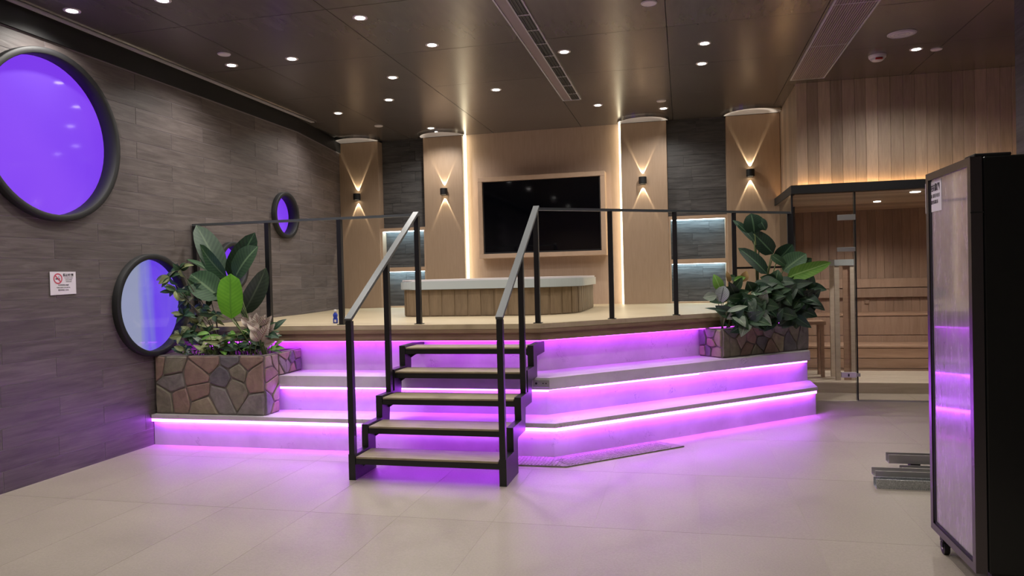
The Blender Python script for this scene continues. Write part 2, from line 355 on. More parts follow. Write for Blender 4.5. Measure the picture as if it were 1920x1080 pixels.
# back wall
wb = B('wall_back', (-4.9, 9.86, 0), (1.4, 9.98, H), M['grout_dark']); tag(wb, kind='structure')
TVY = 9.84; PF = 9.68
B('tv_wall_board', (-2.93, TVY, DECK), (-0.78, 9.86, H), M['tvwall'], wb)
def tiles_y(x0, x1, z0, z1, Y, par, L_=0.62, mat='dark_tile'):
    r = 0; z = math.floor(z0/RH)*RH
    while z < z1-0.01:
        a, b = max(z, z0), min(z+RH, z1); x = x0 - random.uniform(0.1, 0.5)
        while x < x1:
            xa, xb = max(x, x0), min(x+L_, x1)
            if xb-xa > 0.02 and b-a > 0.02: bm = bmesh.new(); box(bm, (xa+0.0015, Y, a+0.0015), (xb-0.0015, Y+0.01, b-0.0015)); bm_obj('tile', bm, M[mat], par)
            x += L_
        z += RH
    return
PIL = [(-4.80, -4.19), (-3.51, -2.94), (-0.765, -0.175), (0.565, 1.215)]
plab = ['brown wall pilaster beside the dark tiled left wall, bearing the leftmost sconce', 'brown wall pilaster just left of the glowing television wall', 'brown wall pilaster just right of the glowing television wall', 'widest brown wall pilaster, beside the sauna and bearing the rightmost sconce']
def cone_light(name, loc, up, power, parent):
    ld = bpy.data.lights.new(name, 'SPOT'); ld.energy = power; ld.spot_size = math.radians(64); ld.spot_blend = 0.1; ld.shadow_soft_size = 0.004; ld.color = (1.0, 0.89, 0.66)
    ld.use_nodes = True; nt = ld.node_tree; em = nt.nodes['Emission']; tc = nt.nodes.new('ShaderNodeTexCoord'); sp = nt.nodes.new('ShaderNodeSeparateXYZ')
    nt.links.new(tc.outputs['Normal'], sp.inputs[0]); ab = nt.nodes.new('ShaderNodeMath'); ab.operation = 'ABSOLUTE'; nt.links.new(sp.outputs[2], ab.inputs[0])
    ac = nt.nodes.new('ShaderNodeMath'); ac.operation = 'ARCCOSINE'; nt.links.new(ab.outputs[0], ac.inputs[0])
    rp = nt.nodes.new('ShaderNodeValToRGB'); e = rp.color_ramp.elements; dv = nt.nodes.new('ShaderNodeMath'); dv.operation = 'DIVIDE'; dv.inputs[1].default_value = math.radians(30)
    nt.links.new(ac.outputs[0], dv.inputs[0]); nt.links.new(dv.outputs[0], rp.inputs[0])
    st = [(0.0, 0.16), (0.64, 0.20), (0.74, 0.85), (0.80, 0.85), (0.88, 0.02), (1.0, 0.0)]
    while len(e) < len(st): e.new(0.5)
    for k, (p, c) in enumerate(st): e[k].position = p; e[k].color = (c, c, c, 1)
    nt.links.new(rp.outputs[0], em.inputs['Strength'])
    o = bpy.data.objects.new(name, ld); link(o, parent); o.matrix_parent_inverse = parent_world(parent).inverted()
    o.location = loc; o.rotation_euler = (0 if not up else math.pi, 0, 0)
SC = [(669, 369), (832, 359), (1205, 338), (1407, 324)]
slab_ = ['small black up and down wall sconce on the leftmost pilaster', 'small black up and down wall sconce left of the television', 'small black up and down wall sconce right of the television', 'small black up and down wall sconce on the pilaster beside the sauna']
for k, (a, b) in enumerate(PIL):
    p = empty('pilaster', ((a+b)/2, PF, DECK), plab[k], 'pilaster', 'brown pilasters on the back wall')
    B('board', (a, PF, DECK), (b, 9.86, H-0.03), M['leatherette'], p, 0.003)
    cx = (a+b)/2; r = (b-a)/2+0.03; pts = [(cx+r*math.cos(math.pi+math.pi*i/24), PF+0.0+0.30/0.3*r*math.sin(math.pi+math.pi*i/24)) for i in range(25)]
    P('uplight_pool', pts, H-0.026, H-0.002, M['cap'], p); P('uplight_pool_rim', [(x, y-0.012) for x, y in pts[:]] + [(x, y+0.0) for x, y in pts[::-1]], H-0.030, H-0.001, M['chrome'], p) if False else None  # pale half-disc and rim stand in for light pooled on the ceiling
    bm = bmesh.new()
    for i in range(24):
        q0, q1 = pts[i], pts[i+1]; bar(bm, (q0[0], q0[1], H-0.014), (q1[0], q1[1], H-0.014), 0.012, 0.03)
    bm_obj('uplight_pool_rim', bm, M['chrome'], p)
    s = atY(*SC[k], PF-0.05)
    sc = empty('wall_sconce', (s.x, PF, s.z), slab_[k], 'wall lamp', 'sconces on the pilasters')
    B('backplate', (s.x-0.035, PF-0.012, s.z-0.03), (s.x+0.035, PF, s.z+0.03), M['matteblack'], sc)
    bm = bmesh.new(); lathe(bm, (s.x, PF-0.05, s.z), [(0.046, -0.045), (0.05, -0.04), (0.05, 0.04), (0.046, 0.045), (0.034, 0.045), (0.034, 0.02), (0.034, -0.02), (0.034, -0.045), (0.046, -0.045)], 20); bm_obj('barrel', bm, M['matteblack'], sc, False)
    for sg in (-1, 1):
        CY('lens', (s.x, PF-0.05, s.z+sg*0.03), 0.033, 0.006, M['sconce_lens'], sc)
        cone_light('sconce_beam', (s.x, PF-0.022, s.z+sg*0.049), sg > 0, SCONCE_W, sc)
# dark tiled bays with lit niches
for nb, (x0, x1, wlab) in enumerate([(-4.19, -3.51, 'left'), (-0.175, 0.565, 'right')]):
    tiles_y(x0, x1, 2.14, H, 9.83, wb)
    nu = empty('niche_unit', ((x0+x1)/2, 9.86, DECK), 'two lit wall niches in pale frames %s' % ('between the two left pilasters' if nb == 0 else 'between the two right pilasters, beside the plants'), 'niche', 'lit niches in the back wall')
    fr = 0.028; zs = [(1.02, 1.51), (1.57, 2.085)]; y0, y1 = PF+0.02, 9.85
    B('frame_side', (x0, y0, DECK), (x0+fr, y1, 2.13), M['oakframe'], nu); B('frame_side', (x1-fr, y0, DECK), (x1, y1, 2.13), M['oakframe'], nu)
    B('shelf', (x0+fr, y0, 1.51), (x1-fr, y1, 1.57), M['oakframe'], nu); B('frame_top', (x0+fr, y0, 2.085), (x1-fr, y1, 2.13), M['oakframe'], nu); B('frame_bottom', (x0+fr, y0, DECK), (x1-fr, y1, 1.02), M['oakframe'], nu)
    for za, zb in zs:
        B('led_strip', (x0+fr+0.01, 9.72, zb-0.004), (x1-fr-0.01, 9.828, zb-0.001), M['led_ice'], nu)
        tiles_y(x0+fr, x1-fr, za, zb, 9.835, nu)
# cream light strips at both sides of the tv wall
for x, nm in ((-2.925, 'left'), (-0.785, 'right')):
    xx = -2.938 if nm == 'left' else -0.771; o = B('light_strip', (xx, TVY-0.085, DECK+0.0), (xx+(0.022 if nm == 'left' else -0.022), TVY-0.03, H-0.005), M['led_cream']); tag(o, 'tall cream light strip along the %s edge of the television wall' % nm, 'light strip', 'cream strips beside the television wall')
# television in a boxed wooden frame
a = atY(895, 332, 9.64); b = atY(1137, 478, 9.64)
X0, X1, Z0, Z1 = a.x, b.x, 1.655, 2.765
tf = empty('television_surround', ((X0+X1)/2, TVY, Z0), 'pale brown boxed frame around the big wall television', 'frame')
t_ = 0.062
for nm, aa, bb in (('frame_rail', (X0, 9.64, Z1-t_), (X1, TVY, Z1)), ('frame_rail', (X0, 9.64, Z0), (X1, TVY, Z0+t_)), ('frame_stile', (X0, 9.64, Z0+t_), (X0+t_, TVY, Z1-t_)), ('frame_stile', (X1-t_, 9.64, Z0+t_), (X1, TVY, Z1-t_))): B(nm, aa, bb, M['oakframe'], tf, 0.003)
tv = empty('television', ((X0+X1)/2, 9.7, Z0+t_), 'large black glossy television hung inside the pale brown frame', 'television')
B('bezel', (X0+t_+0.004, 9.668, Z0+t_+0.004), (X1-t_-0.004, 9.80, Z1-t_-0.004), M['matteblack'], tv)
B('screen', (X0+t_+0.016, 9.664, Z0+t_+0.022), (X1-t_-0.016, 9.668, Z1-t_-0.012), M['screen'], tv)
# right side walls and the room behind the camera
wr = B('wall_right', (2.055, -3.1, 0), (2.35, 5.2, H), M['dark_tile']); tag(wr, kind='structure')
o = B('wall_right_far', (4.3, 5.2, 0), (4.45, 8.4, H), M['wall_tile']); tag(o, kind='structure')
o = B('wall_right_return', (2.35, 5.05, 0), (4.45, 5.2, H), M['wall_tile']); tag(o, kind='structure')
o = B('wall_front', (-5, -3.25, 0), (5, -3.1, H), M['tvwall']); tag(o, kind='structure')

# ================================================================ SAUNA
SX0, SX1, SY0, SY1, SZ = 1.135, 3.9, 8.25, 10.95, 2.2
sa = empty('wall_sauna', (SX0, SY0, 0), kind='structure')
def boards_x(par, x0, x1, z0, z1, Y, mat, wd=0.115, th=0.015):
    x = x0
    while x < x1-0.01:
        w_ = min(wd*random.uniform(0.9, 1.1), x1-x); B('board', (x+0.001, Y, z0), (x+w_-0.001, Y+th, z1), mat, par, 0.002); x += w_
def boards_y(par, y0, y1, z0, z1, X, mat, wd=0.115, th=0.015):
    y = y0
    while y < y1-0.01:
        w_ = min(wd, y1-y); B('board', (X, y+0.001, z0), (X+th, y+w_-0.001, z1), mat, par, 0.002); y += w_
B('backing', (1.24, 8.385, 2.3), (4.4, 8.46, H), M['saunainner'], sa); B('backing', (1.24, 8.385, 2.3), (1.30, 9.86, H), M['saunainner'], sa)
boards_x(sa, 1.222, 4.3, 2.30, H, 8.37, M['saunaboard']); boards_y(sa, 8.385, 9.84, 2.30, H, 1.222, M['saunaboard'])
# black header with a hidden warm strip on top
hd = empty('sauna_header', (SX0, SY0, 2.21), 'black header beam running over the sauna glass front', 'beam')
B('front_beam', (SX0, SY0-0.02, 2.205), (4.3, SY0+0.05, 2.295), M['matteblack'], hd); B('side_beam', (SX0, SY0+0.05, 2.205), (SX0+0.05, 9.68, 2.295), M['matteblack'], hd)
B('cover_plate', (SX0+0.05, SY0+0.05, 2.25), (4.3, 8.37, 2.262), M['matteblack'], hd)
B('cover_plate', (SX0+0.05, 8.37, 2.25), (1.222, 9.68, 2.262), M['matteblack'], hd)
B('led_strip', (1.2, 8.315, 2.262), (4.2, 8.33, 2.272), M['led_warm'], hd); B('led_strip', (1.193, 8.34, 2.262), (1.206, 9.64, 2.272), M['led_warm'], hd)
# inside: boards, ceiling, benches
sb = empty('wall_sauna_back', (2.5, SY1, 0), kind='structure'); B('backing', (1.22, SY1+0.015, 0), (4.3, SY1+0.08, 2.3), M['saunainner'], sb); boards_x(sb, 1.15, 3.9, 0, 2.25, SY1, M['saunainner'], 0.105)
o = B('wall_sauna_right', (SX1, SY0, 0), (SX1+0.05, SY1, 2.3), M['saunainner']); tag(o, kind='structure')
o = B('wall_sauna_left', (1.16, 9.99, 0), (1.20, SY1, 2.3), M['saunainner']); tag(o, kind='structure'); scl = empty('ceiling_sauna', (2.5, 9.6, SZ), kind='structure')
for i in range(24): B('ceiling_board', (1.19, 8.32+i*0.11, SZ), (3.9, 8.427+i*0.11, SZ+0.012), M['saunaboard'], scl)
db = empty('duckboard', (2.5, 9.3, 0), 'raised slatted wooden duckboard on the sauna floor behind the glass door', 'duckboard'); B('base', (1.2, 8.8, 0), (3.88, 9.85, 0.10), M['duck'], db)
for i in range(7): B('slat', (1.2, 8.80+i*0.15, 0.10), (3.88, 8.935+i*0.15, 0.118), M['duck'], db, 0.002)
def bench(name, y0, z, lab, z_low):
    t = empty(name, (2.5, y0, z_low), lab, 'bench', 'wooden sauna benches')
    for i in range(4): B('seat_slat', (1.2, y0+i*0.13, z-0.028), (3.88, y0+0.12+i*0.13, z), M['benchwood'], t, 0.003)
    n = 3
    for i in range(n): B('front_slat', (1.2, y0+0.01, z_low+(z-0.03-z_low)*i/n+0.004), (3.88, y0+0.03, z_low+(z-0.03-z_low)*(i+1)/n-0.004), M['benchwood' if z < 0.5 else 'saunainner'], t, 0.002)
bench('sauna_bench', 9.92, 0.42, 'lower slatted wooden bench inside the glass sauna', 0.0)
bench('sauna_bench', 10.44, 0.79, 'upper slatted wooden bench against the sauna back wall', 0.0)
br = empty('backrest', (2.5, SY1, 0.98)); br.parent = sb; br.location = br.location - sb.location
for i in range(2): B('rail', (1.25, SY1-0.06, 0.99+i*0.135), (3.85, SY1-0.035, 1.115+i*0.135), M['saunainner'], br, 0.003)
B('bracket', (1.5, SY1-0.035, 0.98), (1.54, SY1, 1.26), M['saunainner'], br); B('bracket', (3.5, SY1-0.035, 0.98), (3.54, SY1, 1.26), M['saunainner'], br)
s = atY(1625, 566, SY1); B('vent_knob', (s.x-0.03, SY1-0.02, s.z-0.03), (s.x+0.03, SY1, s.z+0.03), M['saunainner'], sb, 0.008)
sl = empty('sauna_downlight', (2.4, 9.0, SZ), 'small round lamp set in the sauna ceiling above the glass door', 'lamp')
s = atZ(1716, 360, SZ-0.003); sl.location = (s.x, s.y, SZ)
CY('lens', (s.x, s.y, SZ-0.003), 0.05, 0.006, M['lamp'], sl)
def spot(name, loc, power, size, color, parent, soft=0.05, blend=0.6, rot=(0, 0, 0)):
    ld = bpy.data.lights.new(name, 'SPOT'); ld.energy = power; ld.spot_size = math.radians(size); ld.spot_blend = blend; ld.shadow_soft_size = soft; ld.color = color
    o = bpy.data.objects.new(name, ld); link(o)
    if parent is not None: o.parent = parent; o.matrix_parent_inverse = parent_world(parent).inverted()
    o.location = loc; o.rotation_euler = rot; return o
spot('sauna_light', (s.x, s.y, SZ-0.03), 62, 170, (1, 0.95, 0.88), sl, blend=0.9)
sl2 = empty('sauna_downlight', (2.3, 9.75, SZ), 'added small lamp in the sauna ceiling above the benches', 'lamp')  # second lamp, added to put more light on the duckboard
CY('lens', (2.3, 9.6, SZ-0.003), 0.04, 0.006, M['lamp'], sl2)
spot('sauna_light', (2.3, 9.6, SZ-0.03), 62, 150, (1, 0.95, 0.88), sl2, blend=0.5)
# glass front
DX = 1.757
gf = empty('glass_screen', (SX0, SY0, 0), 'fixed glass pane left of the sauna door, behind the right planter', 'glass screen')
B('pane', (SX0+0.02, SY0+0.012, 0.01), (DX-0.005, SY0+0.022, 2.205), M['glass'], gf)
B('edge_post', (SX0, SY0, 0), (SX0+0.018, SY0+0.03, 2.205), M['black'], gf)
B('hinge_edge', (DX-0.008, SY0+0.010, 0.01), (DX-0.004, SY0+0.024, 2.205), M['glass_edge'], gf)
gs = empty('glass_screen', (SX0, 8.9, 0), 'glass side pane of the sauna above the deck', 'glass screen')
B('pane', (SX0+0.005, SY0+0.035, DECK+0.005), (SX0+0.015, 9.66, 2.205), M['glass'], gs)
gd = empty('sauna_door', (DX, SY0, 0), 'frameless clear glass sauna door with small steel fittings', 'door')
B('pane', (DX+0.006, SY0+0.012, 0.012), (2.56, SY0+0.022, 2.2), M['glass'], gd)
B('door_edge', (DX+0.002, SY0+0.006, 0.012), (DX+0.014, SY0+0.026, 2.2), M['matteblack'], gd)
B('bottom_seal', (DX, SY0+0.008, 0.0), (2.56, SY0+0.026, 0.014), M['steel'], gd)
def patch(x0, x1, y0, y1, m, par, nm):
    a = atY(x0, y0, SY0); b = atY(x1, y1, SY0); B(nm, (a.x, SY0-0.006, b.z), (b.x, SY0+0.036, a.z), m, par, 0.003)
lk = B('lock', atY(1578, 698, SY0) + Vector((0, -0.012, 0)), atY(1606, 708, SY0) + Vector((0, 0.04, 0)), M['white'], gd, 0.002)
B('lock_keeper', atY(1606, 700, SY0) + Vector((0, -0.012, 0)), atY(1613, 706, SY0) + Vector((0, 0.04, 0)), M['steel'], gd)
B('keyhole', atY(1590, 701, SY0-0.013) + Vector((0, 0, 0)), atY(1593, 706, SY0-0.013) + Vector((0, 0.002, 0)), M['matteblack'], gd)
patch(1570, 1604, 403, 412, M['steel'], gd, 'hinge'); patch(1570, 1604, 464, 471, M['steel'], gd, 'hinge')
g2 = empty('glass_screen', (2.6, SY0, 0), 'last glass pane of the sauna front, partly behind the tall fridge', 'glass screen')
B('pane', (2.57, SY0+0.012, 0.01), (4.28, SY0+0.022, 2.205), M['glass'], g2)
# heater guard and stool inside
a = atY(1563, 487, 9.0); b = atY(1603, 605, 9.0)
hg = empty('heater_guard', ((a.x+b.x)/2, 9.0, 0.118), 'pale wooden heater guard with a light top, inside the sauna behind the door hinges', 'guard rail')
B('top_board', (a.x, 8.96, a.z-0.07), (b.x, 9.3, a.z), M['lid'], hg)
for xx in (a.x, b.x-0.05):
    for yy in (8.97, 9.25): B('post', (xx, yy, 0.118), (xx+0.05, yy+0.04, a.z-0.07), M['duck'], hg)
B('infill_panel', (a.x+0.09, 8.985, 0.118), (b.x-0.05, 9.0, a.z-0.07), M['benchwood'], hg)
a = atY(1500, 602, 9.3); b = atY(1547, 660, 9.3)
st = empty('sauna_stool', ((a.x+b.x)/2, 9.3, 0.118), 'small wooden stool inside the sauna behind the right planter', 'stool')
B('seat', (a.x, 9.2, a.z-0.04), (b.x, 9.5, a.z), M['benchwood'], st, 0.004)
for xx in (a.x+0.02, b.x-0.06):
    for yy in (9.22, 9.44): B('leg', (xx, yy, 0.118), (xx+0.04, yy+0.04, a.z-0.04), M['benchwood'], st)

# ================================================================ RAISED DECK
TN = math.tan(math.radians(42)); XE = 1.22
def line(y0, xb, xe=XE): return [(-4.555, y0), (xb, y0), (xe, y0+(xe-xb)*TN)]
def slab(name, y0, xb, z0, z1, mat, par, yback, xe=XE, bev=0.0):
    p = line(y0, xb, xe); return P(name, p + [(xe, max(yback, p[2][1]+0.3)), (-4.555, yback)], z0, z1, mat, par, bev)
dk = empty('stepped_platform', (-1.7, 5.5, 0), 'raised oak deck on pale stone steps lit by purple strips', 'platform')
slab('lower_riser', 5.49, -0.99, 0, 0.236, M['marble'], dk, 8.2)
slab('lower_step', 5.455, -0.972, 0.235, 0.27, M['marble'], dk, 8.2, 1.235, 0.002)
slab('middle_riser', 5.80, -1.10, 0.27, 0.486, M['marble'], dk, 8.2, 1.21)
slab('middle_step', 5.73, -1.06, 0.485, 0.58, M['marble'], dk, 8.2, 1.225, 0.002)
slab('upper_riser', 6.14, -1.23, 0.58, 0.87, M['marble'], dk, 9.0, 1.12)
p = line(5.985, -1.17, 1.12)
P('deck_floor', [(-4.558, 5.985)] + p[1:] + [(1.12, 9.855), (-4.80, 9.855), (-4.558, 8.1)], 0.955, 1.0, M['deck'], dk, 0.003)
p2 = line(6.0, -1.178, 1.11)
P('deck_fascia', p2 + [(1.11, p2[2][1]+0.3), (-4.555, 6.1)], 0.858, 0.955, M['deckedge'], dk)
P('deck_edge_board', [(-4.555, 5.98)] + [(x, y-0.006) for x, y in line(5.985, -1.17, 1.115)[1:]] + [(1.115, 8.1)] + [(x, y+0.004) for x, y in line(6.0, -1.178, 1.11)[::-1]], 0.925, 0.9545, M['deckedge'], dk)
def strip(pts, z0, z1, mat, th=0.012, name='led_strip'):
    bm = bmesh.new()
    for (a, b) in zip(pts, pts[1:]):
        A = Vector((a[0], a[1], (z0+z1)/2)); Bv = Vector((b[0], b[1], (z0+z1)/2)); bar(bm, A, Bv, th, z1-z0)
    return bm_obj(name, bm, mat, dk)
l1 = line(5.464, -0.976); strip(l1, 0.210, 0.235, M['led'], 0.010)
def dpt(y0, xb, x): return (x, y0+(x-xb)*TN)
y2, b2 = 5.752, -1.072
strip([(-3.47, y2), (-2.75, y2)], 0.465, 0.485, M['led']); strip([(-2.75, y2), (-1.5, y2)], 0.472, 0.485, M['led']); strip([(-1.25, y2), (b2, y2)], 0.467, 0.485, M['led'])
strip([dpt(y2, b2, -0.85), dpt(y2, b2, 0.12)], 0.467, 0.485, M['led']); strip([dpt(y2, b2, 0.52), dpt(y2, b2, 1.19)], 0.467, 0.485, M['led']); strip([(b2, y2), dpt(y2, b2, -0.85)], 0.478, 0.485, M['led']); strip([dpt(y2, b2, 0.12), dpt(y2, b2, 0.52)], 0.478, 0.485, M['led'])
strip(line(6.05, -1.2, 1.1), 0.848, 0.858, M['led_dim'], 0.02)
def plate(ya, xa, yb, xb, z, mat, xe=1.2, x_from=-4.5):
    a = line(ya, xa, xe); b = line(yb, xb, xe); a[0] = (x_from, ya); b[0] = (x_from, yb); P('led_strip', a + b[::-1], z-0.003, z, M[mat], dk)
plate(5.471, -0.98, 5.488, -0.987, 0.2345, 'led_down')
plate(5.762, -1.078, 5.797, -1.092, 0.4845, 'led_mid', 1.19, -3.46)
plate(6.03, -1.2, 6.12, -1.225, 0.857, 'led_under', 1.08, -4.5)
# ribbed threshold mat on the floor in front of the bend
po = [(-2.1, 5.22), (-0.855, 5.22), (-0.02, 5.22+0.835*TN), (-0.25, 5.49+0.74*TN-0.035), (-0.99, 5.475), (-2.1, 5.475)]
tm = P('floor_grating', po, 0.0, 0.010, M['mat']); tag(tm, 'flat ribbed grey floor grating in front of the angled steps', 'grating')
bm = bmesh.new(); i = 0
for i in range(46):
    x = -2.08+i*0.026
    bar(bm, (x, 5.235, 0.0115), (x, 5.465, 0.0115), 0.012, 0.003)
nd = Vector((math.cos(math.radians(42)), math.sin(math.radians(42)), 0)); nn = Vector((-nd.y, nd.x, 0))
for i in range(38):
    c = Vector((-0.84, 5.245, 0.0115)) + nd*(0.01+i*0.026); ln = 0.19 if i < 30 else 0.19
    bar(bm, c+nn*0.01, c+nn*0.19, 0.012, 0.003)
r_ = bm_obj('rib', bm, M['mat'], tm, local=False); r_['kind'] = 'stuff'
# socket plate on the middle step edge
a = atY(999, 709, 5.72); b = atY(1030, 722, 5.72)
so = empty('socket_plate', ((a.x+b.x)/2, 5.72, b.z), 'small steel socket plate on the step edge right of the stairs', 'socket')
B('plate', (a.x, 5.722, 0.505), (b.x, 5.732, 0.565), M['steel'], so, 0.002)
for fx in (0.2, 0.62, 0.8): CY('screw_hole', (a.x+(b.x-a.x)*fx, 5.7205, 0.537), 0.009 if fx < 0.5 else 0.005, 0.004, M['matteblack'], so, 12, 'Y')

# ================================================================ STAIR
st = empty('metal_staircase', (-1.75, 4.7, 0), 'black steel stair with five oak treads and sloping handrails', 'stairs')
YF = [4.685, 4.91, 5.175, 5.43, 5.67]; ZT = [(k+1)/6 for k in range(5)]
def stringer(x0, x1):
    top = [(YF[0], 0)]
    for k in range(5):
        top.append((YF[k], ZT[k]+0.014))
        top.append((YF[k+1] if k < 4 else 6.135, ZT[k]+0.014))
    low = []
    low.append((6.135, ZT[4]-0.085)); low.append((YF[4]+0.14, ZT[4]-0.085))
    for k in range(3, 0, -1):
        low.append((YF[k+1]+0.13, ZT[k]-0.085)); low.append((YF[k]+0.155, ZT[k]-0.085)); 
    low.append((YF[1]+0.13, ZT[1]-0.10)); low.append((YF[1]+0.13, 0))
    bm = bmesh.new(); extr(bm, [(x0, y, z) for y, z in top+low], (x1-x0, 0, 0)); return bm_obj('stringer', bm, M['black'], st)
stringer(-2.312, -2.262); stringer(-1.222, -1.172)
for k in range(5):
    yb = YF[k]+0.265
    B('tread', (-2.255, YF[k], ZT[k]-0.014), (-1.228, yb, ZT[k]), M['tread'], st, 0.002)
    B('tread_frame', (-2.262, YF[k]+0.006, ZT[k]-0.055), (-1.222, yb-0.01, ZT[k]-0.015), M['black'], st)
    for xx, sg in ((-2.262, 1), (-1.222, -1)):
        bm = bmesh.new(); extr(bm, [(xx, YF[k]+0.13, ZT[k]-0.055), (xx+sg*0.07, YF[k]+0.13, ZT[k]-0.055), (xx, YF[k]+0.13, ZT[k]-0.10)], (0, 0.006, 0)); bm_obj('gusset', bm, M['black'], st)
RY = 6.085; RT = 1.965
for xx in (-2.287, -1.197):
    yt = RY-0.03 if xx < -2 else RY-0.06
    za = 1.125; slope = (RT-za)/(yt-4.69)
    BAR('newel_post', (xx, 4.708, ZT[0]+0.014), (xx, 4.708, za-0.01), 0.042, 0.042, M['black'], st)
    ym = 5.385; BAR('middle_post', (xx, ym, ZT[2]+0.014), (xx, ym, za+slope*(ym-4.69)-0.01), 0.042, 0.042, M['black'], st)
    BAR('handrail', (xx, 4.687, za), (xx, yt+0.03, za+slope*(yt+0.03-4.69)), 0.05, 0.022, M['railtop'], st)
# guard rails on the deck
def px_on(x, p0, d):                                  # where the viewing plane of column x meets a vertical plane
    r = ray(x, 480); den = r.x*d.y - r.y*d.x; t = (p0.x*d.y - p0.y*d.x)/den; return EYE + r*t
g1 = empty('guard_rail', (-3.4, RY, DECK), 'black steel guard rail on the deck left of the stairs', 'railing', 'black railings on the deck edge')
p0 = Vector((-2.287, RY, 0)); d = Vector((1, 0, 0)); xs_ = []
for x in (368, 503, 638, 783):
    q_ = px_on(x, p0, d); xs_.append(q_.x); BAR('post', (q_.x, RY, DECK), (q_.x, RY, RT-0.01), 0.042, 0.042, M['black'], g1); B('foot_plate', (q_.x-0.035, RY-0.035, DECK), (q_.x+0.035, RY+0.035, DECK+0.006), M['black'], g1)
BAR('top_rail', (xs_[0]-0.02, RY, RT), (-2.287, RY, RT), 0.045, 0.022, M['railtop'], g1)
g2 = empty('guard_rail', (0, 6.8, DECK), 'black steel guard rail along the angled deck edge right of the stairs', 'railing', 'black railings on the deck edge')
p0 = Vector((-1.197, RY-0.04, 0)); d = Vector((math.cos(math.radians(41)), math.sin(math.radians(41)), 0)); tops = []
for x in (1006, 1145, 1266, 1377, 1481):
    q_ = px_on(x, p0, d); f_ = (q_.x-p0.x)/2.2; zt = RT+0.025*f_
    BAR('post', (q_.x, q_.y, DECK), (q_.x, q_.y, zt-0.01), 0.042, 0.042, M['black'], g2); tops.append(Vector((q_.x, q_.y, zt)))
    B('foot_plate', (q_.x-0.035, q_.y-0.035, DECK), (q_.x+0.035, q_.y+0.035, DECK+0.006), M['black'], g2)
BAR('top_rail', tops[0], tops[-1], 0.045, 0.022, M['railtop'], g2)
a_ = tops[-2].lerp(tops[-1], 0.0); b_ = tops[-1].copy(); a_.z = b_.z = 1.43; BAR('lower_rail', a_, b_, 0.03, 0.02, M['black'], g2)

# ================================================================ HOT TUB
tb = empty('hot_tub', (-2.0, 8.1, DECK), 'brown panelled hot tub with pale grey rim cover on the deck', 'hot tub')
def tub_outline(off):
    pts = []
    def arc(cx, cy, r, a0, a1, n):
        for i in range(n+1):
            a = math.radians(a0+(a1-a0)*i/n); pts.append((cx+(r+off)*math.cos(a), cy+(r+off)*math.sin(a)))
    arc(-2.77, 7.40, 0.16, 180, 270, 5); arc(-1.62, 7.79, 0.55, 270, 360, 12); arc(-1.27, 8.85, 0.2, 0, 90, 5); arc(-2.73, 8.85, 0.2, 90, 180, 5); return pts
P('shell', tub_outline(-0.006), DECK, 1.285, M['tubslat'], tb); 
o = tub_outline(0.0); per = []
for a, b in zip(o, o[1:]+o[:1]):
    n = max(1, int((Vector(b)-Vector(a)).length/0.02)); per += [Vector(a).lerp(Vector(b), i/n) for i in range(n)]
acc = 0; seg = [per[0]]
def slat(sg):
    if len(sg) < 2: return
    bm = bmesh.new(); lo = [bm.verts.new((p.x, p.y, DECK+0.01)) for p in sg]; hi = [bm.verts.new((p.x, p.y, 1.28)) for p in sg]
    c = Vector((-2.0, 8.1)); li = [bm.verts.new((p.x+(c-p).normalized().x*0.025, p.y+(c-p).normalized().y*0.025, DECK+0.01)) for p in sg]; ui = [bm.verts.new((v.co.x, v.co.y, 1.28)) for v in li]
    n = len(sg)
    for i in range(n-1):
        bm.faces.new((lo[i], lo[i+1], hi[i+1], hi[i])); bm.faces.new((hi[i], hi[i+1], ui[i+1], ui[i]))
    bm.faces.new((lo[0], hi[0], ui[0], li[0])); bm.faces.new((lo[-1], li[-1], ui[-1], hi[-1])); bm_obj('slat', bm, M['tubslat'], tb)
for p in per[1:]+per[:1]:
    acc += (p-seg[-1]).length; seg.append(p)
    if acc >= 0.140: slat(seg[:-1] if len(seg) > 3 else seg); seg = [p]; acc = 0
P('rim', tub_outline(0.035), 1.285, 1.37, M['lid'], tb, 0.008); P('rim_top', tub_outline(0.02), 1.3705, 1.39, M['white'], tb, 0.006)

